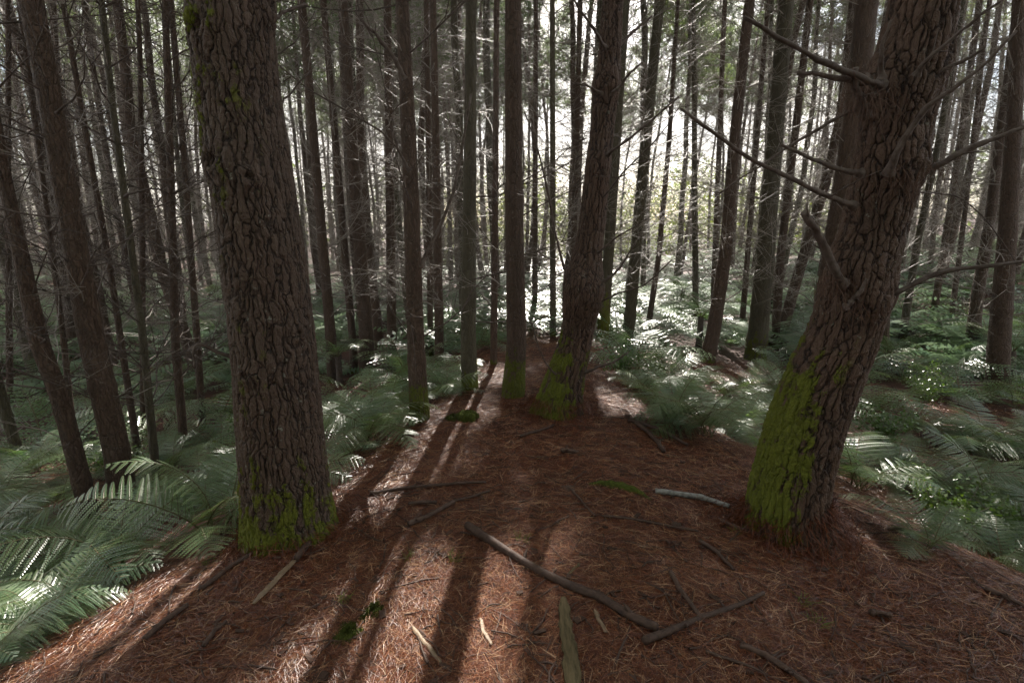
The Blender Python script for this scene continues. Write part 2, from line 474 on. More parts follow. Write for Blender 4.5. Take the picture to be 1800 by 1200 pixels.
def crown_clumps(rng, n, h0, h1, rad):
    """centres of foliage tufts in a whorled crown"""
    c = []
    nb = 46
    per = n // nb
    for i in range(nb):
        f = (i + rng.random()) / nb
        h = h0 + (h1 - h0) * f
        a = rng.random() * 6.283
        L = rad * (1.05 - f * 0.85) * rng.uniform(0.55, 1.15) * min(1, 0.55 + f * 3)
        e = rng.uniform(0.05, 0.6)
        u = np.sqrt(rng.random(per)) * 0.95 + 0.08
        d = np.array([math.cos(a) * math.cos(e), math.sin(a) * math.cos(e), math.sin(e)])
        P = np.array([0, 0, h]) + d * L * u[:, None] + rng.normal(0, 0.20, (per, 3)) * (0.3 + u[:, None])
        c.append(P)
    return np.concatenate(c)

def tufts(rng, C, per=12, ln=0.26, w=0.011):
    n = len(C)
    d = norm(rng.normal(0, 1, (n, per, 3)) + np.array([0, 0, 0.45]))
    s = norm(np.cross(d, rng.normal(0, 1, (n, per, 3))))
    l = ln * rng.uniform(0.6, 1.2, (n, per, 1))
    o = C[:, None, :] + rng.normal(0, 0.03, (n, per, 3))
    a = o - s * w * 0.5; b = o + s * w * 0.5
    c_ = o + d * l + s * w * 0.35; e = o + d * l - s * w * 0.35
    V = np.stack([a, b, c_, e], 2).reshape(-1, 3)
    F = np.arange(len(V)).reshape(-1, 4)
    return V, F

def trunk_geo(C, R, sides, knots=None, rng=None, flare=0.0, moss=None, lump=0.02):
    """C (K,3) centres, R (K,). returns V,F,tc,moss"""
    C = np.asarray(C, float); R = np.asarray(R, float)
    K = len(C)
    T = norm(np.gradient(C, axis=0))
    A = norm(np.cross(T, np.array([0.0, 1.0, 0.0])) * -1 + 0)       # points roughly +x
    A = norm(np.array([1.0, 0, 0]) - (T @ np.array([1.0, 0, 0]))[:, None] * T)
    B = np.cross(T, A)
    th = np.linspace(0, 2 * math.pi, sides, endpoint=False)
    s = np.concatenate([[0], np.cumsum(np.linalg.norm(np.diff(C, axis=0), axis=1))])
    ph = rng.random(6) * 6.28 if rng is not None else np.zeros(6)
    RR = R[:, None] * (1 + lump * np.sin(2 * th[None] + ph[0] + s[:, None] * 0.9) + lump * 0.8 * np.sin(3 * th[None] + ph[1] - s[:, None] * 1.7)
                       + lump * 0.5 * np.sin(5 * th[None] + ph[2] + s[:, None] * 2.3))
    if flare:
        fl = np.exp(-s / 0.15) * flare
        RR = RR * (1 + fl[:, None] * (0.5 + 0.5 * np.sin(4 * th[None] + ph[3]) + 0.35 * np.sin(7 * th[None] + ph[4])))
    for kn in (knots or []):
        kh, ka, kr, kd = kn
        dth = np.angle(np.exp(1j * (th[None] - ka)))
        g = np.exp(-((s[:, None] - kh) ** 2 + (dth * R[:, None]) ** 2) / (2 * kr ** 2))
        RR = RR + kd * g
    V = C[:, None] + RR[..., None] * (np.cos(th)[None, :, None] * A[:, None] + np.sin(th)[None, :, None] * B[:, None])
    Rm = float(np.mean(R))
    tcv = np.stack([np.cos(th)[None] * RR, np.sin(th)[None] * RR, np.broadcast_to(s[:, None], RR.shape)], -1)
    idx = np.arange(K * sides).reshape(K, sides); j = np.roll(idx, -1, 1)
    F = np.stack([idx[:-1], j[:-1], j[1:], idx[1:]], -1).reshape(-1, 4)
    ms = np.zeros(RR.shape) if moss is None else moss(s[:, None] + 0 * RR, th[None] + 0 * RR)
    return V.reshape(-1, 3), F, tcv.reshape(-1, 3), ms.reshape(-1)

def trunk_mesh(name, mat, C, R, sides, **kw):
    V, F, tcv, ms = trunk_geo(C, R, sides, **kw)
    return mesh(name, V, F, [mat], True, {'tc': ('FLOAT_VECTOR', 'POINT', tcv), 'moss': ('FLOAT', 'POINT', ms)})

RG = np.random.default_rng(7)

# crown variants
CROWNS = []
for v in range(5):
    rng = np.random.default_rng(100 + v)
    C = crown_clumps(rng, 920, 8.2 + v * 0.25, 17.5 + v * 0.4, 2.3)
    CROWNS.append(C)
CROWN_ME = [mesh('crown', *tufts(np.random.default_rng(200 + v), CROWNS[v], 12, 0.30, 0.026), [M['needle_green']]) for v in range(5)]

CROWN_THIN = [mesh('crown', *tufts(np.random.default_rng(230 + v), CROWNS[v][np.random.default_rng(v).random(len(CROWNS[v])) < .27], 10, 0.30, 0.022), [M['needle_green']]) for v in range(5)]
CROWN_SPARSE = [mesh('crown', *tufts(np.random.default_rng(260 + v), CROWNS[v][np.random.default_rng(v + 9).random(len(CROWNS[v])) < .15], 11, 0.32, 0.022), [M['needle_green']]) for v in range(5)]
def add_crown(root, base, v, rot, zoff=0.0, top=None):
    """crown for a tree at base; unique mesh if the openings toward the sun cross it"""
    C = CROWNS[v]
    c, s = math.cos(rot), math.sin(rot)
    W = np.stack([C[:, 0] * c - C[:, 1] * s, C[:, 0] * s + C[:, 1] * c, C[:, 2]], -1)
    off = np.array([0, 0, zoff]) if top is None else np.array([top[0] - base[0], top[1] - base[1], zoff])
    Wl = W + off
    g = in_gap(Wl + np.asarray(base))
    if g.any():
        me = mesh('crown', *tufts(np.random.default_rng(300 + v), Wl[~g], 12, 0.30, 0.026), [M['needle_green']])
        return link('crown', me, root)
    if base[1] > 19 or (base[1] > 0 and abs(base[0] - math.tan(SUN_AZ) * base[1]) > 3.4): return link('crown', CROWN_SPARSE[v], root, off, (0, 0, rot))
    return link('crown', CROWN_ME[v] if (-2.6 < base[0] - math.tan(SUN_AZ) * base[1] < 2.4 and 8 < base[1] < 19) or base[1] < -1.5 else CROWN_THIN[v], root, off, (0, 0, rot))

# ------------------------------------------------------------------ pines measured in the photograph
# centre line in photo pixels from base upward with width, then options
TREES = [
 ('left_big', [(513, 930, 164), (507, 880, 154), (498, 800, 152), (480, 600, 146), (455, 400, 142), (425, 200, 140), (403, 0, 142)], 'bark_near', 'massive pine with deeply furrowed bark and a mossy foot, left of the mound'),
 ('right_big', [(1390, 925, 158), (1386, 870, 140), (1418, 750, 136), (1455, 650, 133), (1480, 600, 128), (1508, 500, 118), (1534, 400, 116), (1556, 300, 116), (1593, 150, 117), (1624, 0, 122)], 'bark_right', 'massive leaning pine, bright moss down its left side, right of the mound'),
 ('centre_big', [(980, 722, 82), (992, 670, 66), (1012, 600, 55), (1025, 500, 52), (1040, 400, 47), (1050, 300, 44), (1068, 150, 42), (1078, 0, 38)], 'bark_right', 'curved pine with flared mossy foot at the far end of the mound'),
 ('m905', [(902, 694, 40), (908, 600, 34), (903, 300, 31), (902, 0, 29)], 'bark_mid', 'straight pine with green moss collar, just left of the curved pine'),
 ('m738', [(738, 738, 35), (731, 600, 30), (721, 300, 28), (707, 0, 24)], 'bark_mid', 'straight pine with bright moss foot on the left rim of the mound'),
 ('m826', [(826, 684, 30), (823, 600, 27), (826, 300, 22), (828, 0, 19)], 'bark_green', 'straight greenish pine behind the mound, right of a fern clump'),
 ('m645', [(645, 655, 28), (645, 600, 26), (622, 300, 21), (602, 0, 17)], 'bark_mid', 'brown pine behind the fern clump left of the moss footed pine'),
 ('m583', [(585, 672, 20), (582, 600, 19), (556, 300, 17), (530, 0, 15)], 'bark_mid', 'slim brown pine nearest to the right side of the massive left pine'),
 ('m620', [(622, 655, 15), (620, 600, 14), (594, 300, 13), (568, 0, 12)], 'bark_mid', 'thinner of the pines between the massive left pine and the fern clump pine'),
 ('m690', [(690, 640, 18), (689, 600, 17), (685, 300, 15), (681, 0, 14)], 'bark_mid', 'slim reddish pine just left of the pine with the moss foot'),
 ('m770', [(772, 645, 16), (772, 600, 16), (767, 300, 14), (761, 0, 12)], 'bark_mid', 'slim pine just right of the pine with the bright moss foot'),
 ('m756', [(757, 625, 11), (754, 300, 10), (749, 0, 9)], 'bark_mid', 'very thin pine close behind the right side of the moss footed pine'),
 ('m1058', [(1058, 600, 22), (1062, 560, 20), (1083, 250, 17), (1097, 50, 15)], 'bark_green', 'mossy pine directly behind the curved pine, showing along its right side'),
 ('m1100', [(1099, 605, 22), (1106, 570, 21), (1132, 280, 19), (1160, 0, 17)], 'bark_green', 'dark leaning pine just right of the curved pine'),
 ('m1140', [(1137, 590, 11), (1158, 450, 10), (1176, 250, 9), (1192, 0, 7)], 'bark_mid', 'thin bent pine leaning right above the bright ferns'),
 ('m1223', [(1223, 574, 12), (1221, 300, 10), (1219, 0, 8)], 'bark_green', 'thin upright greenish pine standing in the sunlit ferns'),
 ('m1243', [(1242, 635, 27), (1253, 590, 25), (1276, 440, 23), (1286, 300, 21), (1301, 150, 20), (1318, 0, 19)], 'bark_mid', 'brown pine leaning right, foot in ferns, left of the stout olive pine'),
 ('m1330', [(1327, 632, 40), (1334, 570, 37), (1345, 450, 34), (1357, 300, 31), (1370, 150, 29), (1382, 0, 28)], 'bark_green', 'stout olive barked pine left of the massive leaning pine'),
 ('m1365', [(1362, 612, 16), (1372, 450, 15), (1396, 250, 14), (1424, 0, 13)], 'bark_mid', 'dark leaning pine just right of the stout olive barked pine'),
 ('m1375', [(1370, 600, 22), (1398, 500, 20), (1421, 420, 19), (1452, 320, 18), (1478, 200, 17), (1500, 0, 16)], 'bark_mid', 'strongly leaning reddish pine behind the left side of the massive leaning pine'),
 ('m1465', [(1430, 660, 38), (1448, 540, 38), (1470, 420, 40), (1492, 280, 42), (1512, 120, 42), (1524, 0, 43)], 'bark_mid', 'grey pine half hidden behind the massive leaning pine'),
 ('m215', [(220, 905, 54), (207, 800, 49), (162, 600, 50), (108, 300, 46), (84, 150, 48), (54, 0, 50)], 'bark_mid', 'thick dark pine leaning left in ferns, left of the massive left pine'),
 ('m160', [(163, 925, 38), (137, 820, 36), (106, 700, 36), (68, 600, 38), (37, 450, 32), (5, 300, 28), (-20, 150, 26), (-45, 0, 26)], 'bark_mid', 'leaning pine at the left edge in front of the thick dark pine'),
 ('m277', [(277, 860, 17), (252, 600, 15), (222, 370, 14), (197, 180, 13), (178, 0, 13)], 'bark_green', 'slender pale pine with many twigs, right of the thick dark pine'),
 ('m325', [(325, 800, 17), (308, 600, 16), (300, 300, 14), (290, 0, 13)], 'bark_mid', 'slender brown pine nearest to the left side of the massive left pine'),
 ('m357', [(357, 755, 14), (345, 575, 13), (325, 300, 12), (304, 50, 11)], 'bark_mid', 'thin pine passing behind the left edge of the massive left pine'),
 ('m240', [(243, 800, 14), (190, 450, 12), (150, 230, 12), (110, 0, 11)], 'bark_mid', 'thin brown pine leaning left behind the slender pale pine'),
 ('m35', [(38, 820, 23), (0, 690, 23), (-50, 480, 22)], 'bark_green', 'leaning pine cut by the left edge of the picture, foot in ferns'),
 ('m12', [(18, 740, 14), (14, 400, 12), (15, 50, 11)], 'bark_mid', 'thin dark pine standing upright at the far left edge'),
 ('m130', [(132, 790, 14), (112, 600, 12), (80, 350, 11), (40, 50, 10)], 'bark_mid', 'thin pine seen between the two leaning pines at the left edge'),
 ('m250', [(252, 770, 12), (250, 400, 11), (246, 100, 10)], 'bark_mid', 'thin upright pine behind the slender pale pine'),
 ('m870', [(868, 640, 12), (868, 600, 12), (871, 300, 11), (873, 0, 10)], 'bark_mid', 'thin pine just left of the moss collared middle pine'),
 ('m940', [(940, 560, 10), (942, 0, 8)], 'bark_mid', 'thin straight pine in the gap right of the moss collared middle pine'),
 ('m972', [(972, 590, 11), (971, 0, 9)], 'bark_green', 'thin mossy pine just left of the curved pine'),
 ('m1005', [(1002, 570, 12), (1008, 450, 11), (1020, 0, 9)], 'bark_mid', 'thin pine meeting the left side of the curved pine half way up'),
 ('m1255', [(1253, 560, 11), (1272, 50, 9)], 'bark_mid', 'thin pine close left of the brown leaning pine'),
 ('m1305', [(1303, 590, 11), (1318, 400, 10), (1342, 100, 9)], 'bark_mid', 'thin pine between the brown leaning pine and the stout olive one'),
 ('m1755', [(1752, 690, 48), (1756, 600, 44), (1772, 400, 36), (1783, 200, 30), (1792, 0, 28)], 'bark_mid', 'stout brown pine at the right edge with its foot in ferns'),
 ('m1705', [(1706, 622, 28), (1718, 520, 25), (1738, 400, 22), (1764, 200, 19), (1790, 0, 17)], 'bark_mid', 'pine leaning right, just left of the stout pine at the right edge'),
 ('m1650', [(1640, 560, 15), (1668, 380, 13), (1695, 200, 13), (1722, 0, 13)], 'bark_mid', 'thin leaning pine among dark foliage, right of the massive leaning pine'),
 ('m1690', [(1672, 560, 12), (1696, 375, 10), (1730, 75, 9)], 'bark_mid', 'thinnest leaning pine among dark foliage, right of the massive leaning pine'),
 ('m1600', [(1585, 600, 16), (1612, 430, 14), (1650, 250, 13), (1690, 20, 13)], 'bark_green', 'slim pine showing close along the right side of the massive leaning pine'),
]
REFS = {'left_big': 'massive left pine', 'right_big': 'massive leaning pine', 'centre_big': 'curved pine', 'm905': 'mossy middle pine', 'm738': 'moss footed pine', 'm826': 'straight greenish pine', 'm645': 'brown pine behind ferns', 'm583': 'first slim pine', 'm620': 'thin pine behind ferns', 'm690': 'slim reddish pine', 'm770': 'slim brown middle pine', 'm1058': 'mossy pine behind', 'm1100': 'dark leaning pine', 'm1140': 'thin bent pine', 'm1223': 'thin upright greenish pine', 'm1243': 'brown leaning pine', 'm1330': 'stout olive pine', 'm1375': 'strongly leaning reddish pine', 'm1465': 'half hidden grey pine', 'm215': 'thick dark pine', 'm160': 'left edge pine', 'm277': 'slender pale pine', 'm325': 'slender brown pine', 'm35': 'leaning edge pine', 'm1755': 'stout right edge pine', 'm1705': 'right leaning pine', 'm1650': 'thin right leaning pine'}
ROOTS = {}
FIXED = []
def centreline(pts, Y):
    P = [atY(x, y, Y) for x, y, w in pts]
    R = []
    for (x, y, w), p in zip(pts, P):
        _, _, dep = topix(p)
        R.append(0.5 * w / FPX * dep[0] / math.hypot(1, (x - 900) / FPX) ** ((0.5 if x < 900 else 0.75) if Y < 3.2 and w > 70 else 1.0))   # a round stem looks wider off the axis of a wide lens
    return np.array(P), np.array(R)

def resample(C, R, step0, ztop, step1):
    s = np.concatenate([[0], np.cumsum(np.linalg.norm(np.diff(C, axis=0), axis=1))])
    zt = np.interp(ztop, C[:, 2], s) if C[-1, 2] > ztop else s[-1]
    ss = np.concatenate([np.arange(0, zt, step0), np.arange(zt, s[-1], step1), [s[-1]]])
    # smooth interpolation (Catmull-like through gaussian of the linear one)
    def it(a):
        f = np.interp(ss, s, a)
        g = (np.interp(ss - .12, s, a) + np.interp(ss + .12, s, a) + 2 * f + np.interp(ss - .06, s, a) + np.interp(ss + .06, s, a)) / 6
        return g
    return np.stack([it(C[:, i]) for i in range(3)], -1), it(R), ss

for ti, (key, pts, mat, label) in enumerate(TREES):
    rng = np.random.default_rng(1000 + ti)
    base = hit(pts[0][0], pts[0][1])
    Y = float(base[1])
    C, R = centreline(pts, Y)
    C[0, 2] = min(C[0, 2], float(H(C[0, 0], Y)))
    # the trunk goes on above the picture, easing toward the vertical
    d = norm(C[-1] - C[-2]); p = C[-1].copy(); r = R[-1]
    Htop = C[0, 2] + rng.uniform(16, 18.5)
    ext, er = [], []
    while p[2] < Htop:
        d = norm(d * 0.8 + np.array([0, 0, 0.2])); p = p + d * 0.8
        f = (Htop - p[2]) / (Htop - C[-1, 2] + 1e-6)
        ext.append(p.copy()); er.append(max(0.02, R[-1] * (0.15 + 0.85 * max(f, 0))))
    below = C[0] - norm(C[1] - C[0]) * 0.25
    C = np.concatenate([[below], C, np.array(ext)]); R = np.concatenate([[R[0] * 1.03], R, np.array(er)])
    origin = np.array([C[1][0], C[1][1], C[1][2]])
    C = C - origin
    near = key in ('left_big', 'right_big', 'centre_big')
    ztop = {'left_big': 3.2, 'right_big': 3.2, 'centre_big': 4.5}.get(key, 6.0)
    Cs, Rs, ss = resample(C, R, 0.0062 if near and key != 'centre_big' else (0.012 if near else 0.07), ztop, 0.12)
    root = link('pine_tree', None, None, origin)
    tag(root, label, 'tree', 'pine trees')
    ROOTS[key] = (root, origin, Y)
    FIXED.append((origin[0], Y))
    mossh = {'left_big': 0.62, 'right_big': 1.25, 'centre_big': 0.9, 'm905': 0.6, 'm738': 0.5, 'm1058': 1.2, 'm826': .4, 'm1330': 0.7}.get(key, 0.12)
    def mossf(s, th, key=key, mossh=mossh):
        s = s - 0.25
        v = np.clip(1 - s / mossh, 0, 1)
        if key == 'left_big':
            side = 0.5 + 0.5 * np.cos(th - math.radians(200))
            return np.clip(v ** 1.6 * 0.85 + 0.17 * side + 0.12 * side * (s > 1.9), 0, 0.9) * np.where(s < 5, 1, 0)
        if key == 'right_big':
            side = sstep(0.12, 0.9, np.cos(th + math.radians(168)))
            return np.clip(np.clip(v * 1.7, 0, 1) * (0.02 + 0.95 * side), 0, 0.88)
        if key == 'centre_big':
            side = 0.5 + 0.5 * np.cos(th - math.radians(190))
            return np.clip(v * (0.35 + 0.9 * side), 0, 0.9)
        return np.clip(v * (1.3 if key in ('m738', 'm905', 'm1058') else 0.85), 0, 0.85)
    knots = []
    if key == 'left_big':
        for (kx, ky, kr, kd) in ((385, 80, .06, .030), (505, 20, .06, .04), (370, 290, .05, .035), (410, 300, .06, .03), (470, 330, .035, .03), (470, 650, .03, .02), (540, 590, .03, .02)):
            wz = atY(kx, ky, Y)[2] - origin[2]; cx = np.interp(wz, Cs[:, 2], Cs[:, 0]); rr = np.interp(wz, Cs[:, 2], Rs)
            cs_ = np.clip((atY(kx, ky, Y)[0] - origin[0] - cx) / rr, -1, 1)
            knots.append((np.interp(wz, Cs[:, 2], ss), -math.acos(cs_), kr, kd))
            knots.append((np.interp(wz, Cs[:, 2], ss) + 0.005, -math.acos(cs_), kr * 0.35, -kd * 1.6))
    if key in ('right_big', 'centre_big'):
        lst = {'right_big': ((1515, 190, .09, .05), (1550, 300, .09, .035), (1640, 300, .08, .03), (1660, 125, .08, .03), (1470, 490, .10, .05), (1560, 520, .08, .035), (1500, 540, .06, .03), (1540, 140, .1, .03)),
               'centre_big': ((1045, 160, .08, .03), (1075, 155, .08, .03), (1050, 300, .08, .03), (1005, 505, .16, .05), (1040, 510, .14, .05), (1020, 545, .14, .03))}[key]
        for (kx, ky, kr, kd) in lst:
            wz = atY(kx, ky, Y)[2] - origin[2]; cx = np.interp(wz, Cs[:, 2], Cs[:, 0]); rr = np.interp(wz, Cs[:, 2], Rs)
            cs_ = np.clip((atY(kx, ky, Y)[0] - origin[0] - cx) / rr, -1, 1)
            knots.append((np.interp(wz, Cs[:, 2], ss), -math.acos(cs_), kr, kd))
    if not near:     # whorl swellings along the stem
        hh = 0.25 + rng.random() * 0.5
        while hh < 8:
            g = np.exp(-((ss - hh) / 0.035) ** 2) * rng.uniform(0.04, 0.13)
            Rs = Rs * (1 + g); hh += rng.uniform(0.4, 0.75)
    sides = 230 if near and key != 'centre_big' else (120 if near else 20 if Rs[3] > 0.09 else 12)
    me = trunk_mesh('trunk', M[mat], Cs, Rs, sides, knots=knots, rng=rng, flare=(0.42 if near else 0.25), moss=mossf, lump=(0.03 if near else 0.015))
    link('trunk', me, root)
    # crown
    topc = C[np.argmin(np.abs(C[:, 2] - 11))]
    add_crown(root, origin, ti % 5, rng.random() * 6.28, rng.uniform(-0.3, 0.8) , top=(origin[0] + topc[0], origin[1] + topc[1]))
    # branches
    Rn = R[2]
    axf = lambda h, Cs=Cs: np.array([np.interp(h, Cs[:, 2], Cs[:, 0]), np.interp(h, Cs[:, 2], Cs[:, 1]), h])
    rdf = lambda h, Cs=Cs, Rs=Rs: float(np.interp(h, Cs[:, 2], Rs))
    hv = 1.6 - origin[2] + 0.40 * Y + 0.6           # what the picture can show
    if near:
        bs = gen_branches(rng, axf, rdf, 2.6 if key != 'centre_big' else 1.2, hv + 2, 0.5, 1, 2, 1.0, 7, 6, 0.5, 0.010)
    elif Y < 7.5:
        bs = gen_branches(rng, axf, rdf, 0.75, hv + 1.0, 0.36, 2, 5, 1.7, 7, 15, 0.28, 0.0080)
    else:
        bs = gen_branches(rng, axf, rdf, 0.9, hv + 1.0, 0.38, 3, 6, 1.8, 6, 13, 0.12, 0.0090)
    if not near: bs = open_to_sun(bs, origin)
    if Y < 7.5:
        for b in bs:
            g = branch_geo([b], 5)
            link('branch', mesh('branch', *g, [M['branch'] if b[1][0] > .006 else M['twig']], True), root)
    else:
        tag(link('branches', mesh('branches', *branch_geo(bs, 4), [M['twig']], True), root), kind='stuff')

# ------------------------------------------------------------------ named branches read from the photograph
def px_branch(key, pts, w, end=0.35, dy=(0, 0), mat='branch', name='branch', twigs=3, sd=0):
    root, origin, Y = ROOTS[key]
    rng = np.random.default_rng(5000 + sd)
    n = len(pts)
    P = np.array([atY(x, y, Y + dy[0] + (dy[1] - dy[0]) * i / (n - 1)) for i, (x, y) in enumerate(pts)]) - origin
    s = np.linspace(0, n - 1, 16)
    Q = np.stack([np.interp(s, range(n), P[:, i]) for i in range(3)], -1)
    Q[1:-1] = (Q[:-2] + 2 * Q[1:-1] + Q[2:]) / 4
    Q += np.cumsum(rng.normal(0, 0.0034, Q.shape), 0)
    r0 = 0.5 * w * 0.82 / FPX * Y
    Rr = r0 * (1 - (1 - end) * np.linspace(0, 1, 16)) * (1 + 0.08 * np.sin(np.arange(16) * 2.1 + sd) + rng.normal(0, .07, 16))
    Rr[0] *= 1.7; Rr[1] *= 1.2
    Q2 = np.concatenate([Q, Q[-1:] + (Q[-1] - Q[-2]) * 0.03]); R2 = np.concatenate([Rr, [Rr[-1] * 0.15]])
    Vb_, Fb_ = tubes(Q2[None], R2[None], 11)
    cb_ = np.repeat(Q2, 11, 0); Vb_ = cb_ + (Vb_ - cb_) * (1 + rng.normal(0, .10, (len(Vb_), 1)))
    parts = [(Vb_, Fb_)]
    TP, TR = [], []
    d0 = norm(Q[-1] - Q[0]); L = np.linalg.norm(Q[-1] - Q[0])
    for _ in range(twigs):
        i = rng.integers(5, 15); dd = norm(d0 + rng.normal(0, .7, 3)); l2 = rng.uniform(.12, .35) * L
        tt = np.linspace(0, 1, 4)[:, None]
        TP.append(Q[i] + dd * l2 * tt + rng.normal(0, .12, 3) * l2 * tt ** 2); TR.append(Rr[i] * np.array([.35, .28, .2, .1]))
    if TP: parts.append(tubes(np.stack(TP), np.stack(TR), 4))
    return link(name, mesh(name, *join(parts), [M[mat]], True), root)

BR = [
 ('right_big', [(1545, 150), (1525, 143), (1430, 95), (1305, 15)], 14, .45, (-.1, -.35)),
 ('right_big', [(1520, 140), (1490, 132), (1400, 119)], 12, .6, (-.1, -.3)),
 ('right_big', [(1500, 362), (1485, 352), (1420, 318), (1330, 275), (1202, 185)], 13, .35, (-.12, -.4)),
 ('right_big', [(1530, 190), (1500, 195), (1430, 235), (1350, 290), (1270, 345)], 9, .25, (-.15, -.2)),
 ('right_big', [(1510, 305), (1492, 300), (1440, 278), (1375, 252)], 12, .4, (-.1, -.2)),
 ('right_big', [(1478, 500), (1465, 478), (1448, 435), (1430, 408), (1405, 378)], 17, .75, (-.13, -.25)),
 ('right_big', [(1560, 308), (1562, 285), (1595, 230), (1625, 190), (1665, 165), (1720, 130), (1790, 65)], 13, .3, (-.16, -.4)),
 ('right_big', [(1615, 300), (1640, 294), (1690, 268), (1740, 248), (1830, 220)], 15, .5, (-.05, -.2)),
 ('right_big', [(1555, 530), (1572, 520), (1620, 500), (1670, 482), (1740, 474), (1830, 463)], 14, .4, (-.08, -.2)),
 ('right_big', [(1548, 140), (1548, 110), (1556, 70), (1572, 25)], 10, .4, (-.16, -.25)),
 ('right_big', [(1610, 135), (1640, 105), (1700, 60), (1775, 2)], 9, .4, (-.16, -.35)),
 ('right_big', [(1645, 140), (1665, 122), (1700, 98), (1740, 72)], 9, .5, (-.1, -.2)),
 ('right_big', [(1490, 538), (1505, 525), (1525, 508), (1542, 488)], 10, .6, (-.18, -.25)),
 ('right_big', [(1520, 205), (1512, 180), (1500, 155), (1497, 125)], 15, .7, (-.14, -.22)),
 ('right_big', [(1590, 330), (1620, 345), (1680, 350), (1740, 400), (1790, 480)], 4, .4, (.05, .3)),
 ('left_big', [(420, 632), (405, 626), (372, 612), (345, 603), (338, 622), (345, 645)], 10, .4, (-.05, -.15)),
 ('left_big', [(465, 35), (485, 32), (510, 22), (540, 8)], 10, .5, (0, .2)),
 ('left_big', [(470, 110), (490, 95), (520, 65), (550, 20)], 4, .4, (.1, .3)),
 ('left_big', [(485, 200), (500, 175), (530, 145), (555, 120)], 5, .4, (.1, .3)),
 ('left_big', [(400, 390), (330, 330), (250, 275), (200, 240)], 3, .3, (.15, .5)),
 ('left_big', [(415, 540), (350, 520), (290, 470), (230, 440)], 3, .3, (.1, .5)),
 ('centre_big', [(1062, 85), (1050, 70), (1030, 40), (1003, -5)], 8, .4, (-.1, -.3)),
 ('centre_big', [(1085, 80), (1100, 68), (1122, 48), (1150, 28)], 8, .5, (0, .1)),
 ('centre_big', [(1060, 165), (1050, 160), (1035, 150), (1012, 142)], 6, .4, (-.1, -.2)),
 ('centre_big', [(1072, 165), (1085, 155), (1100, 130), (1125, 110)], 8, .4, (-.1, -.2)),
 ('centre_big', [(1068, 272), (1080, 262), (1130, 225), (1197, 172)], 7, .5, (-.1, -.3)),
 ('centre_big', [(1050, 445), (1060, 438), (1095, 408), (1135, 380)], 5, .5, (-.1, -.3)),
 ('centre_big', [(1004, 500), (990, 465), (972, 400), (950, 280), (922, 200)], 7, .3, (-.1, -.2)),
 ('centre_big', [(1045, 505), (1065, 490), (1090, 470), (1120, 425)], 8, .4, (-.1, -.25)),
 ('centre_big', [(1048, 535), (1080, 515), (1130, 500), (1180, 450)], 5, .4, (-.1, -.3)),
 ('centre_big', [(1030, 655), (1050, 648), (1080, 638), (1108, 618)], 7, .4, (-.1, -.3)),
 ('centre_big', [(985, 660), (970, 650), (950, 615), (935, 560)], 5, .4, (-.1, -.3)),
 ('m738', [(738, 470), (770, 400), (800, 320), (828, 160)], 9, .5, (0, .2)),
 ('m738', [(722, 300), (700, 260), (690, 215), (692, 210)], 6, .5, (-.1, -.2)),
 ('m738', [(712, 140), (690, 100), (660, 60), (636, 38)], 8, .5, (-.1, -.3)),
 ('m215', [(142, 500), (170, 440), (215, 400), (300, 380)], 3, .4, (-.1, -.3)),
 ('m215', [(100, 200), (140, 170), (155, 130), (160, 60)], 4, .4, (-.1, -.3)),
 ('m277', [(222, 345), (240, 338), (262, 330)], 6, .5, (-.05, -.1)),
]
for k, (key, pts, w, end, dy) in enumerate(BR):
    px_branch(key, pts, w, end, dy, twigs=3 if w < 12 else 2, sd=k)

# hanging dead needles caught in the branch whorls of the big right pine
def needle_tuft(key, px, py, n, ln, spread, dy, label=None, down=1.0, mat='hang'):
    root, origin, Y = ROOTS[key]
    rng = np.random.default_rng(int(px * 7 + py))
    c = atY(px, py, Y + dy) - origin
    o = c + rng.normal(0, 1, (n, 3)) * np.array([spread, spread * 0.5, spread * 0.35])
    d = norm(rng.normal(0, 0.55, (n, 3)) + np.array([0, -0.15, -down]))
    t = np.linspace(0, 1, 4)[None, :, None]
    l = ln * rng.uniform(.5, 1.2, (n, 1, 1))
    P = o[:, None] + d[:, None] * l * t + np.array([0, 0, -0.35]) * l * t ** 2 + rng.normal(0, .12, (n, 1, 3)) * l * t ** 2
    R = np.full((n, 4), 0.0011) * np.array([1, 1, .8, .4])
    o2 = link('needle_tuft', mesh('needle_tuft', *tubes(P, R, 3), [M[mat]]), root)
    return tag(o2, kind='stuff')
for a in [('right_big', 1530, 165, 260, .16, .045, -.19), ('right_big', 1500, 180, 160, .13, .03, -.16), ('right_big', 1590, 302, 140, .14, .06, -.19), ('right_big', 1620, 300, 120, .14, .05, -.14),
          ('right_big', 1462, 490, 180, .15, .03, -.17), ('right_big', 1505, 540, 120, .13, .06, -.2), ('right_big', 1497, 130, 90, .12, .02, -.2),
          ('centre_big', 1010, 520, 260, .22, .09, -.18), ('centre_big', 1050, 300, 60, .15, .05, -.12), ('centre_big', 1045, 530, 200, .2, .07, -.15), ('m738', 738, 470, 90, .2, .05, -.1), ('m770', 757, 425, 120, .2, .05, .1), ('m1243', 1268, 150, 200, .4, .2, -.1)]:
    a = list(a); a[3] = int(a[3] * .35); a[4] *= .75; a[5] *= 1.3; needle_tuft(*a)

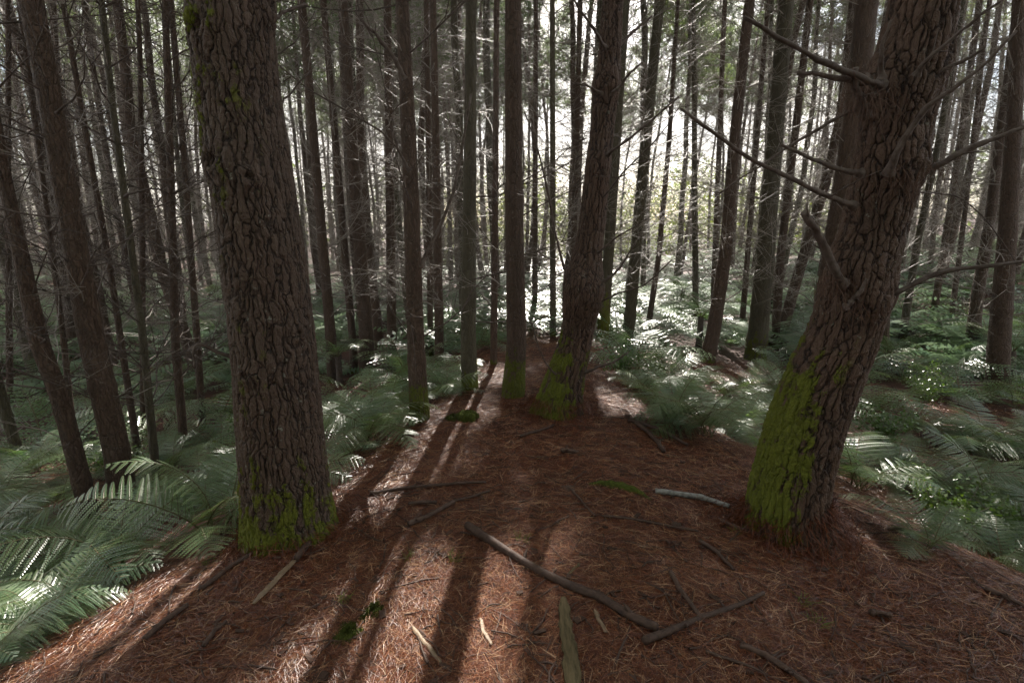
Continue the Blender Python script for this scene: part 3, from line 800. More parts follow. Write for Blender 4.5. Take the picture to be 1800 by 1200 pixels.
# ------------------------------------------------------------------ the stand behind: shared pines
VAR = []
for v in range(8):
    rng = np.random.default_rng(400 + v)
    Ht = 17.5
    hs = np.concatenate([np.arange(-0.4, 9, 0.12), np.arange(9, Ht, 0.6)])
    lean = rng.normal(0, 0.25, 2); bow = rng.normal(0, 0.18, 2)
    C = np.stack([lean[0] * (hs / Ht) + bow[0] * np.sin(hs * .35) + 0.02 * np.sin(hs * 2.3), lean[1] * (hs / Ht) + bow[1] * np.sin(hs * .3), hs], -1)
    r0 = rng.uniform(0.075, 0.125)
    R = r0 * (1.0 - 0.045 * hs)
    R = np.maximum(R, 0.012)
    hh = 0.4
    while hh < 9:
        R = R * (1 + np.exp(-((hs - hh) / 0.07) ** 2) * rng.uniform(.03, .12)); hh += rng.uniform(.4, .8)
    tm = trunk_mesh('trunk', M['bark_mid'] if v % 3 else M['bark_green'], C, R, 10, rng=rng, flare=.2, moss=lambda s, th: np.clip(1 - s / .7, 0, .7))
    axf = lambda h, C=C: np.array([np.interp(h, C[:, 2], C[:, 0]), np.interp(h, C[:, 2], C[:, 1]), h])
    rdf = lambda h, C=C, R=R: float(np.interp(h, C[:, 2], R))
    bs = gen_branches(rng, axf, rdf, 0.7, 11.0, 0.42, 4, 6, 1.9, 5, 16, 0.08, 0.0085, up=(0.0, 0.8))
    bm = mesh('branches', *branch_geo(bs, 3), [M['twig']], True)
    VAR.append((tm, bm, bs))
rng = np.random.default_rng(77)
placed = list(FIXED)
def lateral(x, y):
    return x - math.tan(SUN_AZ) * y
GL = [(lateral(GAPS[q][0], GAPS[q][1]), GAPS[q][1], GAPS[q][3]) for q in (0, 3, 4, 5, 9, 11, 13)]
def blocks(x, y):
    L_ = lateral(x, y)
    for l, gy_, r in GL:
        if r < 0.6 and y > gy_ and y - gy_ < 21 and abs(L_ - l) < r + 0.08: return True
    return False
cands = []
tries = 0
while len(cands) < 240 and tries < 60000:
    tries += 1
    y = 7.8 + 33 * rng.random() ** 1.05
    x = rng.uniform(-1.12, 1.12) * (y + 2.0)
    px, py, _ = topix(np.array([x, y, H(x, y)])); px = px[0]
    if px < -150 or px > 1950: continue
    if 930 < px < 1260 and y > 19 and rng.random() < (0.75 if px < 1060 else 0.5): continue
    if 860 < px < 1400 and y > 22 and rng.random() < 0.35: continue
    md = (1.55 if px < 900 else 1.7) + 0.014 * max(0, y - 14)
    if y < 10 and px < 700: continue
    if any((x - a) ** 2 + (y - b) ** 2 < md ** 2 for a, b in placed): continue
    if y < 22 and blocks(x, y): continue
    placed.append((x, y)); cands.append((x, y, px))
# unseen pines added beside and behind the camera, whose crowns shade the mound
for (x, y) in [(-4.6, 1.2), (-3.6, -1.8), (-1.2, -3.4), (1.6, -2.6), (4.2, -0.8), (5.0, 2.2), (-6.5, 3.0), (6.8, 4.6), (-6.4, -1.0), (3.2, -4.4), (-3.4, -5.2), (7.2, 0.2), (0.4, -6.2), (-8.6, 5.6), (9.2, 6.4), (-9, 1.2), (-2.2, -7.5), (3.4, -8), (6.4, -3.4), (-6.6, -3.8), (-7, -7), (7.5, -7.2), (9.8, -2), (10.2, 2.6), (-9.8, -2), (0.6, -9.8), (-4.6, -10), (5, -11), (-11.6, 3.4), (12, 5.2), (-1.2, -13), (-9.5, -10.5)]:
    placed.append((x, y)); cands.append((x, y, None))
REFPX = [(ref, topix(np.array([ROOTS[k][1][0], ROOTS[k][2], 1.6]))[0][0]) for k, ref in REFS.items()]
REFAT = [(ref, [t for t in TREES if t[0] == k][0][1]) for k, ref in REFS.items()]
def near_ref(px, row):
    """named pine nearest to a picture column at a given picture row, and the side it is on"""
    best = None
    for ref, pts in REFAT:
        ys = [p[1] for p in pts][::-1]; xs = [p[0] for p in pts][::-1]
        xx = float(np.interp(row, ys, xs))
        if best is None or abs(px - xx) < abs(best[1]): best = (ref, px - xx)
    return best[0], ('left' if best[1] < 0 else 'right')
SEEN = {}
KINDS = {}
def zone(px, y, x):
    if px is None: return ('unseen pine added beside or behind the viewpoint for shade', 'added shade pines around the viewpoint')
    ref, sd = near_ref(px, 450)
    dist = 'row nearer' if y < 13 else 'rows behind' if y < 20 else 'middle rows' if y < 28 else 'deep rows' if y < 37 else 'farthest rows'
    kind = 'slender bare pine' if y < 16 else 'thin twiggy pine' if y < 28 else 'hair thin pine'
    where = 'seen %s of the %s' % (sd, ref)
    dist = {'row nearer': 'near rows', 'rows behind': 'second rows'}.get(dist, dist)
    return ('%s, %s, %s' % (kind.replace('slender bare', 'slender').replace('thin twiggy', 'twiggy').replace('hair thin', 'hairline'), dist, where), 'background pines in the %s %s' % (dist, where))
for i, (x, y, px) in enumerate(cands):
    tm, bm, bsv = VAR[i % 8]
    b = (x, y, float(H(x, y)))
    lx = 0.0
    root = link('pine_tree', None, None, b, (rng.normal(0, .018), rng.normal(0, .022), rng.random() * 6.28))
    sc = rng.uniform(0.85, 1.2)
    lb, gr = zone(px, y, x)
    tag(root, lb, 'tree', gr)
    link('trunk', tm, root)
    if px is not None:
        rzz = float(root.rotation_euler[2])
        if y < 24:
            keep_b = open_to_sun(bsv, b, rzz)
            if len(keep_b) < len(bsv): bm = mesh('branches', *branch_geo(keep_b, 3), [M['twig']], True)
        tag(link('branches', bm, root), kind='stuff')
    # crown placed in the root's frame; use world rotation by clearing root rotation
    rz = root.rotation_euler[2]
    root.rotation_euler = (0, 0, 0)
    for ch in root.children: ch.rotation_euler = (rng.normal(0, .012), rng.normal(0, .02) + (0.012 if x > 2 else 0), rz)
    br = [c for c in root.children if c.name.startswith('branches')]
    tk = [c for c in root.children if c.name.startswith('trunk')][0]
    for c in br: c.rotation_euler = tk.rotation_euler
    add_crown(root, b, i % 5, rng.random() * 6.28, rng.uniform(-.8, .8))

# ------------------------------------------------------------------ haze in the sunlit air
hz0, hz1 = np.array([-130, -60, -40.]), np.array([130, 150, 24.])
hq = np.array([[a, b, c] for c in (0, 1) for b in (0, 1) for a in (0, 1)], float)
hzm = bpy.data.materials.new('haze'); hzm.use_nodes = True
hzm.node_tree.nodes.remove(hzm.node_tree.nodes['Principled BSDF'])
hpv = hzm.node_tree.nodes.new('ShaderNodeVolumePrincipled')
hpv.inputs['Density'].default_value = 0.0010; hpv.inputs['Color'].default_value = (0.92, 0.95, 1.0, 1); hpv.inputs['Anisotropy'].default_value = 0.5
hzm.node_tree.links.new(hpv.outputs[0], hzm.node_tree.nodes['Material Output'].inputs['Volume'])
tag(link('haze', mesh('haze', hz0 + hq * (hz1 - hz0), [[0, 2, 3, 1], [4, 5, 7, 6], [0, 1, 5, 4], [1, 3, 7, 5], [3, 2, 6, 7], [2, 0, 4, 6]], [hzm])), 'thin sunlit haze hanging among the trunks', 'haze', kind='stuff')

# ------------------------------------------------------------------ ferns
def frond_geo(rng, L=1.0, npin=26, npl=15, arch=0.5, wid=0.30, plw=0.42, stem=0.16):
    """tripinnate-looking frond: rachis arching over, pinnae of narrow leaflets. Grows along +Y"""
    Vs, n = [], 0
    ts = np.linspace(0, 1, 30)
    ang0 = 1.12; ang = ang0 - (ang0 + arch) * ts ** 1.1
    dy = np.cos(ang); dz = np.sin(ang)
    ry = np.concatenate([[0], np.cumsum(dy[:-1])]) / 29 * L; rz = np.concatenate([[0], np.cumsum(dz[:-1])]) / 29 * L
    rx = 0.03 * L * np.sin(ts * 3 + rng.random() * 6)
    RP = np.stack([rx, ry, rz], -1)
    def at(t): return np.array([np.interp(t, ts, RP[:, i]) for i in range(3)])
    Q = []
    PP, PR = [], []
    for i in range(npin):
        t = stem + (1 - stem) * (i + 0.5) / npin
        f = (t - stem) / (1 - stem)
        pl = wid * L * (min(1, 0.45 + f * 3.0)) * (1 - f ** 1.9) ** 0.85 + 0.015 * L
        p = at(t); tan = norm(at(min(t + .02, 1)) - at(t - .02))
        side = np.array([1.0, 0, 0]); nrm = norm(np.cross(side, tan))
        for sgn in (-1, 1):
            sweep = 0.22 + 0.35 * f + rng.normal(0, .05)
            d = norm(side * sgn * math.cos(sweep) + tan * math.sin(sweep) - nrm * (0.10 + rng.normal(0, .05)))
            m = max(4, int(npl * (0.35 + 0.65 * pl / (wid * L))))
            u = (np.arange(m) + 0.5) / m
            droop = -0.18 * pl
            cen = p + d * pl * u[:, None] + nrm * (droop * u ** 2)[:, None]
            perp = norm(np.cross(d, nrm))
            spacing = pl / m
            ll = plw * L * (1 - stem) / npin * (1 - u ** 2.2) ** 0.7 * (0.5 + 0.5 * min(1, pl / (.12 * L))) + 0.003 * L
            for s2 in (-1, 1):
                dd = norm(perp * s2 + d * 0.45 - nrm * 0.12)
                w = spacing * 0.5
                a = cen - d * w * 0.8
                b = cen + dd * (ll * 0.55)[:, None] - d * w * 0.55
                c = cen + dd * ll[:, None] + d * w * .3
                e = cen + dd * (ll * 0.45)[:, None] + d * w * 0.95
                Q.append(np.stack([a, b, c, e], 1) if s2 * sgn > 0 else np.stack([a, e, c, b], 1))
            k = np.linspace(0, 1, 4)
            PP.append(p + d * pl * k[:, None] + nrm * (droop * k ** 2)[:, None]); PR.append(0.0022 * L * (1 - .8 * k))
    Q = np.concatenate(Q).reshape(-1, 3)
    QF = np.arange(len(Q)).reshape(-1, 4)
    k = np.arange(0, 30, 3)
    T1 = tubes(RP[k][None], (0.0065 * L * (1 - .85 * ts[k]))[None], 5)
    T2 = tubes(np.stack(PP), np.stack(PR), 3)
    V, F = join([(Q, QF), T1, T2])
    mi = np.concatenate([np.zeros(len(QF)), np.ones(len(T1[1]) + len(T2[1]))])
    return V, F, mi

FR = []
for v in range(5):
    rng = np.random.default_rng(600 + v)
    V, F, mi = frond_geo(rng, 1.0, 18, 20, [0.45, 0.8, 0.25, 0.6, 0.95][v], [.34, .30, .36, .29, .33][v], 0.38)
    FR.append((V, F, mi, mesh('frond', V, F, [M['fern'], M['fern_stem']], False, None, mi)))
M['fern_dead'] = leaf_material('dead_fern_frond', (0.11, 0.055, 0.025), (0.20, 0.11, 0.05), 0.25, 0.6, 0.3)
FRD = [mesh('frond', FR[v][0], FR[v][1], [M['fern_dead'], M['fern_stem']], False, None, FR[v][2]) for v in (1, 4)]
FRL = []
for v in range(4):
    rng = np.random.default_rng(650 + v)
    FRL.append(frond_geo(rng, 1.0, 14, 7, [0.45, 0.8, 0.3, 0.6][v], .33, 0.38))

def rotz(a):
    c, s = math.cos(a), math.sin(a); return np.array([[c, -s, 0], [s, c, 0], [0, 0, 1]])
def rotx(a):
    c, s = math.cos(a), math.sin(a); return np.array([[1, 0, 0], [0, c, -s], [0, s, c]])
FARFERN = []
for v in range(6):
    rng = np.random.default_rng(680 + v)
    Vs, Fs, ms, o = [], [], [], 0
    n = 9
    for j in range(n):
        V, F, mi = FRL[rng.integers(0, 4)]
        Rm = rotz(j * 6.283 / n + rng.normal(0, .25)) @ rotx(rng.normal(-.1, .2))
        Vs.append((V * rng.uniform(.75, 1.1)) @ Rm.T); Fs.append(F + o); ms.append(mi); o += len(V)
    FARFERN.append(mesh('fern', np.concatenate(Vs), np.concatenate(Fs), [M['fern'], M['fern_stem']], False, None, np.concatenate(ms)))

rngf = np.random.default_rng(99)
def fern(x, y, size, n, label, group, lift=0.0, az=None, tilt=0.0, stemh=0.0):
    b = (x, y, float(H(x, y)) + lift - 0.02)
    root = link('fern', None, None, b)
    tag(root, label, 'fern', group)
    for j in range(n):
        a = (j * 6.283 / n + rngf.normal(0, .3)) if az is None else az + rngf.normal(0, .9)
        o = link('frond', FR[rngf.integers(0, 5)][3], root, (0.03 * math.cos(a), 0.03 * math.sin(a), 0), (rngf.normal(.06 + tilt, .22), rngf.normal(0, .2), a), size * rngf.uniform(.9, 1.45))
    if rngf.random() < .7:
        a = rngf.random() * 6.28
        link('frond', FRD[rngf.integers(0, 2)], root, (0, 0, .02), (rngf.normal(-.75, .1), rngf.normal(0, .2), a), size * rngf.uniform(.7, 1.0))['label'] = 'dry brown dead frond drooping to the ground'
    return root

# near ferns, one by one: pixel of the foot in the photograph, size of a frond, fronds, label
NEAR = [
 (60, 1125, .36, 9, 'low fern spilling onto the needles at the lower left corner'),
 (130, 1075, .38, 8, 'small fern on the lower left rim right of the corner fern'),
 (-30, 1175, .38, 9, 'fern at the very bottom of the left edge'),
 (655, 770, .62, 11, 'big sunlit fern clump between the massive left pine and the moss footed pine'),
 (600, 740, .60, 9, 'fern clump close against the right side of the massive left pine'),
 (700, 720, .55, 9, 'fern clump touching the left side of the moss footed pine'),
 (620, 800, .34, 7, 'small low dark fern at the foot of the bank right of the massive left pine'),
 (775, 700, .50, 9, 'fern clump right of the moss footed pine on the mound rim'),
 (800, 680, .45, 8, 'arching fern just left of the greenish straight pine'),
 (1180, 745, .60, 11, 'wide green fern at the right end of the mound crest'),
 (1240, 765, .62, 11, 'fern with long fronds spilling over the right rim of the mound'),
 (1300, 760, .60, 10, 'fern left of the mossy side of the massive leaning pine'),
 (1340, 790, .48, 9, 'small blue green fern at the left foot of the massive leaning pine'),
 (1200, 690, .60, 10, 'fern behind the wide green fern at the mound crest'),
 (1290, 700, .60, 10, 'fern under the stout olive barked pine'),
 (1370, 700, .55, 9, 'fern tucked behind the left edge of the massive leaning pine'),
 (1130, 690, .45, 8, 'fern at the edge of the sunlit strip right of the curved pine'),
 (1560, 850, .50, 9, 'feathery fern right of the massive leaning pine, glittering in sun'),
 (1640, 860, .60, 10, 'soft green fern on the right bank'),
 (1720, 900, .62, 11, 'dark feathery fern near the right edge of the mound'),
 (1800, 900, .65, 11, 'large fern cut by the right edge of the picture'),
 (1780, 820, .65, 10, 'blue green fern drooping above the one at the right edge'),
 (1690, 800, .55, 10, 'fern beside the small patch of sunny litter on the right'),
 (1590, 760, .50, 9, 'fern behind the glittering one right of the massive leaning pine'),
 (1620, 960, .35, 8, 'low fern at the right rim of the needle slope'),
 (1750, 990, .40, 8, 'low dark fern at the lower right rim'),
 (1870, 960, .50, 9, 'dark fern in the lower right corner'),
 (-60, 1010, .62, 10, 'large blue green fern at the left edge with fronds toward the mound'),
 (40, 960, .60, 10, 'fern whose bright sunlit frond reaches right at the left edge'),
 (-10, 900, .70, 10, 'tall fern behind the sunlit frond at the left edge'),
 (130, 1010, .45, 9, 'low fern at the left rim under the leaning pines'),
 (290, 905, .48, 9, 'fern in front of the thick dark pine'),
 (350, 880, .48, 9, 'bright yellow green fern left of the massive left pine'),
 (400, 850, .50, 9, 'fern partly hidden by the massive left pine'),
 (200, 960, .45, 9, 'fern at the foot of the thick dark pine'),
 (110, 880, .60, 9, 'fern between the leaning pines at the left'),
 (300, 830, .55, 9, 'fern around the slender pale barked pine'),
 (60, 830, .60, 9, 'fern behind the leaning pine at the far left'),
 (-70, 1130, .50, 9, 'dark fern in the lower left corner'),
 (20, 1110, .40, 8, 'fern hanging over the lower left corner of the bank'),
 (380, 790, .55, 9, 'sunlit fern behind the left edge of the massive left pine'),
]
for px, py, sz, n, lb in NEAR:
    p = hit(px, py)
    fern(p[0], p[1], sz, n + 2, lb, 'ferns round the mound')
    placed.append((p[0], p[1]))
# the bright frond reaching in at the left
p = hit(-30, 985)
o = link('fern', None, None, (p[0], p[1], p[2])); tag(o, 'single fern with one long yellow green frond lit by the sun at the left edge', 'fern')
tipd = atY(190, 880, p[1] + 0.1) - p
for j, (a, s_, el) in enumerate([(math.atan2(tipd[1], tipd[0]) - math.pi / 2, 0.72, 0.05), (-0.6, .6, 0.1), (-2.2, .7, .0)]):
    link('frond', FR[0][3], o, (0, 0, .12), (el, 0, a), s_)

# ferns scattered farther off
rng = np.random.default_rng(31)
fp = [(hit(a, b)[0], hit(a, b)[1]) for a, b, *_ in NEAR]
cnt = 0; tries = 0
while cnt < 255 and tries < 40000:
    tries += 1
    y = 2.6 + 27 * rng.random() ** 1.25
    x = rng.uniform(-1.15, 1.15) * (y + 1.2)
    el = np.interp(y, EY, EL); er = np.interp(y, EY, ER)
    if y < 8.5 and el - 0.45 < x < er + 0.35: continue
    if y >= 8.5 and -0.8 < x < 1.5 and y < 10: continue
    px, py, _ = topix(np.array([x, y, H(x, y)]))
    if px[0] < -250 or px[0] > 2050: continue
    md = 0.38 + 0.03 * y
    if any((x - a) ** 2 + (y - b) ** 2 < md ** 2 for a, b in fp): continue
    fp.append((x, y)); cnt += 1
    ref, sd = near_ref(px[0], min(py[0], 640))
    if y < 6.0:
        fern(x, y, rng.uniform(.5, .72), 9, 'fern filling the hollow, just %s of the %s' % (sd, ref), 'hollow ferns %s of the %s' % (sd, ref))
    else:
        lift = 0.0
        sc = rng.uniform(.85, 1.3)
        if rng.random() < 0.22 and y > 8: lift = rng.uniform(.2, .7)
        r = link('fern', FARFERN[rng.integers(0, 6)], None, (x, y, float(H(x, y)) - .02 + lift), (rng.normal(0, .12), rng.normal(0, .12), rng.random() * 6.28), sc)
        dist = 'at middle distance' if y < 11 else 'farther off' if y < 18 else 'far away'
        tag(r, '%s fern %s, %s of the %s' % ('raised' if lift else 'low', dist, sd, ref), 'fern', '%s ferns %s %s of the %s' % ('raised' if lift else 'low', dist, sd, ref))
        if lift:
            tm_ = tubes(np.array([[[0, 0, -lift / sc - .1], [0.01, 0, -lift / sc * .5], [0, 0, .03]]]), np.array([[.07, .055, .05]]), 8)
            link('stem', mesh('stem', *tm_, [M['branch']], True), r)

# ------------------------------------------------------------------ shrubs, far thicket
def leaf_cloud(rng, C, per, ln, w, rad):
    n = len(C)
    o = C[:, None] + rng.normal(0, rad, (n, per, 3))
    d = norm(rng.normal(0, 1, (n, per, 3)) * np.array([1, 1, .5])); s = norm(np.cross(d, rng.normal(0, 1, (n, per, 3)) * .5 + np.array([0, 0, 1.0])))
    l = ln * rng.uniform(.6, 1.3, (n, per, 1))
    V = np.stack([o, o + d * l * .5 + s * w, o + d * l, o + d * l * .5 - s * w], 2).reshape(-1, 3)
    return V, np.arange(len(V)).reshape(-1, 4)

def shrub(x, y, h, rad, label, mat='shrub', nleaf=5, ln=.035, cat='shrub', grp=None, nst=16):
    rng = np.random.default_rng(int(abs(x * 1000 + y * 77)))
    b = np.array([x, y, float(H(x, y))])
    root = link('shrub', None, None, b); tag(root, label, cat, grp)
    P, R, C = [], [], []
    for i in range(nst):
        a = rng.random() * 6.28; t = np.linspace(0, 1, 7)[:, None]
        tip = np.array([math.cos(a) * rad * rng.uniform(.2, 1), math.sin(a) * rad * rng.uniform(.2, 1), h * rng.uniform(.5, 1.05)])
        Q = tip * t + np.array([0, 0, .2 * h]) * (t - t ** 2) + np.cumsum(rng.normal(0, .02 * h, (7, 3)), 0) * t
        P.append(Q); R.append(.004 * (1.1 - t[:, 0]))
        for k in range(14):
            u = rng.uniform(.25, 1); C.append([np.interp(u, t[:, 0], Q[:, j]) for j in range(3)])
    st = link('stems', mesh('stems', *tubes(np.stack(P), np.stack(R), 4), [M['twig']], True), root)
    tag(st, kind='stuff')
    lf = link('leaves', mesh('leaves', *leaf_cloud(rng, np.array(C), nleaf, ln, ln * .3, .05 * h + .015), [M[mat]]), root)
    tag(lf, kind='stuff')

for (px, py, h, r_, lb) in [(1545, 790, .55, .3, 'glossy small leaved shrub right of the massive leaning pine'), (1620, 720, .7, .4, 'small leaved shrub under the ferns at the right'),
                            (440, 790, .5, .3, 'small leaved shrub behind the massive left pine'), (215, 850, .5, .35, 'leafy bush between the two thick pines at the left'),
                            (1660, 930, .35, .35, 'feathery low bush on the right rim of the mound'), (1780, 960, .4, .4, 'dark low bush at the right edge'), (1095, 665, .5, .3, 'twiggy sapling just right of the curved pine foot'),
                            (1160, 660, .5, .35, 'twiggy green bush behind the mound crest ferns')]:
    p = hit(px, py); shrub(p[0], p[1], h, r_, lb)
for (px, Y, h, r_, lb) in [][:0] and [(1680, 9, 2.6, 1.3, 'tall dark leafy bush behind the ferns at the right'), (1760, 13, 4.0, 1.8, 'tallest dark bush between the pines at the right edge'), (1580, 14, 3.0, 1.6, 'dark bush behind the massive leaning pine')]:
    p = atY(px, 500, Y); shrub(p[0], Y, h, r_, lb, 'shrub', 26, .09, nst=60)

# bright thicket beyond the stand, where the sun comes down
rng = np.random.default_rng(5)
n = 2600
X = rng.uniform(-6, 26, n); Yt = rng.uniform(36, 56, n)
hgt = 4.5 + 2.2 * np.sin(X * .45 + 1) + 1.3 * np.sin(X * 1.1 + Yt * .3)
Zt = H(X, Yt) + rng.random(n) ** 1.2 * np.maximum(hgt, .6)
tag(link('sunlit_thicket', mesh('sunlit_thicket', *leaf_cloud(rng, np.stack([X, Yt, Zt], -1), 16, .26, .07, .38), [M['bush']])), 'yellow green sunlit thicket glowing beyond the trunks right of the middle', 'thicket', kind='stuff')
n = 1800
a = rng.uniform(-1.25, 1.25, n); rr = rng.uniform(46, 90, n)
X = rr * np.sin(a); Yt = rr * np.cos(a)
Zt = H(X, Yt) + rng.random(n) * (9.0 - 3.5 * np.exp(-((X / rr - .16) / .17) ** 2))
keep_ = (rr > 52) | (np.abs(X / rr - .16) > .25)
X, Yt, Zt = X[keep_], Yt[keep_], Zt[keep_]
tag(link('far_woods', mesh('far_woods', *leaf_cloud(rng, np.stack([X, Yt, Zt], -1), 12, .5, .14, .7), [M['needle_green']])), 'dim green mass of woods closing the view behind the trunks', 'woods', kind='stuff')

# unseen woods behind the viewpoint, added to block light from there
n = 2600
a = rng.uniform(1.9, 4.4, n); rr = rng.uniform(13, 24, n)
X = rr * np.sin(a); Yt = rr * np.cos(a); Zt = H(X, Yt) + rng.random(n) * 15
tag(link('shade_woods_behind', mesh('shade_woods_behind', *leaf_cloud(rng, np.stack([X, Yt, Zt], -1), 14, .5, .14, .6), [M['needle_green']])), 'dense unseen woods added behind the viewpoint to block light', 'woods', kind='stuff')

# rows of pines too far off to count, one mass
rng = np.random.default_rng(55)
n = 110
a = rng.uniform(-.95, .95, n); rr = rng.uniform(38, 66, n)
X = rr * np.sin(a); Yt = rr * np.cos(a); Zb = H(X, Yt)
ok = ~((np.abs(X / Yt - .2) < .24) & (rng.random(n) < .7)); X, Yt, Zb = X[ok], Yt[ok], Zb[ok]; n = len(X)
hs = np.linspace(-.3, 17, 6)
P = np.stack([np.stack([X + rng.normal(0, .05, n) + h_ * lx_, Yt, Zb + h_], -1) for h_, lx_ in zip(hs, [0] * 6)], 1)
parts = [tubes(P, rng.uniform(.08, .14, n)[:, None] * np.linspace(1, .3, 6), 6)]
nb = 60
h_ = rng.uniform(1, 14, (n, nb)); az_ = rng.uniform(0, 6.283, (n, nb)); L_ = rng.uniform(.6, 2.2, (n, nb)); e_ = rng.uniform(0, .8, (n, nb))
d_ = np.stack([np.cos(az_) * np.cos(e_), np.sin(az_) * np.cos(e_), np.sin(e_)], -1)
o_ = np.stack([X[:, None] + 0 * h_, Yt[:, None] + 0 * h_, Zb[:, None] + h_], -1)
Pb = o_[:, :, None] + d_[:, :, None] * L_[:, :, None, None] * np.array([0, .5, 1.0])[None, None, :, None]
Pb = Pb + rng.normal(0, .08, Pb.shape) * np.array([0, 1, 1])[None, None, :, None]
parts.append(tubes(Pb.reshape(-1, 3, 3), np.full((n * nb, 3), .012) * np.array([1, .8, .4]), 3))
tag(link('far_stand', mesh('far_stand', *join(parts), [M['twig']], True)), 'mass of distant pine stems merging behind the nearer rows', 'pine stand', kind='stuff')

# ground cover of ferns beyond the counted ones
rng = np.random.default_rng(56)
n = 1500
Yt = 9 + 36 * rng.random(n); X = rng.uniform(-1.15, 1.15, n) * (Yt + 2)
nf = 10
a = (np.arange(nf) * .628)[None] + rng.normal(0, .25, (n, nf)); s_ = rng.uniform(.7, 1.25, (n, 1)) * rng.uniform(.8, 1.15, (n, nf)); e_ = rng.normal(.75, .2, (n, nf))
m = 11
tq = np.linspace(.15, .97, m)
rad_ = np.cumsum(np.cos(e_[..., None] - 1.5 * tq ** 1.2), -1) / m; zz = np.cumsum(np.sin(e_[..., None] - 1.5 * tq ** 1.2), -1) / m
ca, sa = np.cos(a)[..., None], np.sin(a)[..., None]
cx_ = X[:, None, None] + ca * rad_ * s_[..., None]; cy_ = Yt[:, None, None] + sa * rad_ * s_[..., None]
cz_ = H(X, Yt)[:, None, None] + zz * s_[..., None] + rng.uniform(0, .4, (n, 1, 1))
wq = .30 * np.minimum(1, .4 + tq * 2.5) * (1 - tq ** 2) ** .8 + .02
Qs = []
for sg in (-1, 1):
    px0, py0 = -sa * sg, ca * sg
    L1 = wq * s_[..., None]
    tx = cx_ + px0 * L1 + ca * L1 * .35; ty = cy_ + py0 * L1 + sa * L1 * .35; tz = cz_ - L1 * .22
    hw = .030 * s_[..., None]
    mxx, myy, mzz = (cx_ * .5 + tx * .5), (cy_ * .5 + ty * .5), (cz_ * .5 + tz * .5)
    Qs.append(np.stack([np.stack([cx_, cy_, cz_ + .0 * tx], -1), np.stack([mxx + ca * hw, myy + sa * hw, mzz], -1), np.stack([tx, ty, tz], -1), np.stack([mxx - ca * hw, myy - sa * hw, mzz], -1)], -2))
V = np.stack(Qs).reshape(-1, 3)
tag(link('fern_cover', mesh('fern_cover', V, np.arange(len(V)).reshape(-1, 4), [M['fern']])), 'unbroken cover of ferns on the floor between the farther trunks', 'ferns', kind='stuff')

# ------------------------------------------------------------------ needle litter and twig litter
rng = np.random.default_rng(17)
N = 560000
r_ = np.exp(rng.uniform(math.log(0.7), math.log(10.0), N)); a = rng.uniform(-1.35, 1.35, N)
x = r_ * np.sin(a); y = r_ * np.cos(a)
th = rng.random(N) * 6.283
wid = 0.00034 + 0.00019 * r_
ln = rng.uniform(.05, .11, N) * (1 + 0.03 * r_)
cx, sx_ = np.cos(th), np.sin(th)
bend = rng.normal(0, .022, N)
lay = rng.random(N) ** 2 * .016 + 0.002
tilt = rng.normal(0, .10, N)
pts = []
for u in (-.5, 0.0, .5):
    ox = cx * ln * u + -sx_ * bend * (0.25 - u * u) * 4
    oy = sx_ * ln * u + cx * bend * (0.25 - u * u) * 4
    X = x + ox; Yq = y + oy
    Z = H(X, Yq) + lay + np.maximum(tilt * ln * u, -lay * .5)
    pts.append((X, Yq, Z))
Vn = []
for (X, Yq, Z), ww in zip(pts, (.6, 1.0, .5)):
    Vn.append(np.stack([X - sx_ * wid * ww, Yq + cx * wid * ww, Z], -1))
    Vn.append(np.stack([X + sx_ * wid * ww, Yq - cx * wid * ww, Z + wid * .6], -1))
V = np.stack(Vn, 1).reshape(-1, 3)
k = np.arange(N)[:, None] * 6
F = np.concatenate([k + np.array([[0, 1, 3, 2]]), k + np.array([[2, 3, 5, 4]])], 1).reshape(-1, 4)
rn = rng.random(N) ** 1.25
tag(link('pine_needle_litter', mesh('pine_needle_litter', V, F, [M['litter']], False, {'rnd': ('FLOAT', 'FACE', np.repeat(rn, 2))})), 'thick carpet of fallen red brown pine needles over the mound', 'pine needles', kind='stuff')

n = 2600
r_ = np.exp(rng.uniform(math.log(1.2), math.log(14), n)); a = rng.uniform(-1.2, 1.2, n)
x = r_ * np.sin(a); y = r_ * np.cos(a); th = rng.random(n) * 6.283; L = rng.uniform(.05, .30, n)
P = []
for u in np.linspace(-.5, .5, 5):
    X = x + np.cos(th) * L * u + rng.normal(0, .006, n); Yq = y + np.sin(th) * L * u + rng.normal(0, .006, n)
    P.append(np.stack([X, Yq, H(X, Yq) + .012 + rng.normal(0, .004, n)], -1))
P = np.stack(P, 1)
R = (rng.uniform(.0015, .0050, n))[:, None] * np.array([1, .95, .9, .8, .4])
tag(link('twig_litter', mesh('twig_litter', *tubes(P, R, 5), [M['stick']], True)), 'small broken twigs strewn through the needles', 'twigs', kind='stuff')
# bark flakes and cone scales
n = 420
r_ = np.exp(rng.uniform(math.log(1.2), math.log(7), n)); a = rng.uniform(-1.2, 1.2, n)
C0 = np.stack([r_ * np.sin(a), r_ * np.cos(a)], -1)
th = rng.random(n) * 6.283; s1 = rng.uniform(.008, .028, n); s2 = s1 * rng.uniform(.3, .8, n)
Vf = []
for (u, v) in ((-1, -1), (1, -.7), (.8, 1), (-.9, .8)):
    X = C0[:, 0] + np.cos(th) * s1 * u - np.sin(th) * s2 * v; Yq = C0[:, 1] + np.sin(th) * s1 * u + np.cos(th) * s2 * v
    Vf.append(np.stack([X, Yq, H(X, Yq) + .016 + rng.normal(0, .004, n)], -1))
V = np.stack(Vf, 1)
Vb = V - np.array([0, 0, .005])
VV = np.concatenate([V, Vb], 1).reshape(-1, 3)
M['flake'] = simple('bark_flake', (0.035, 0.020, 0.014), (0.09, 0.055, 0.040), 30.0, 0.8, 0.0, 0.15)
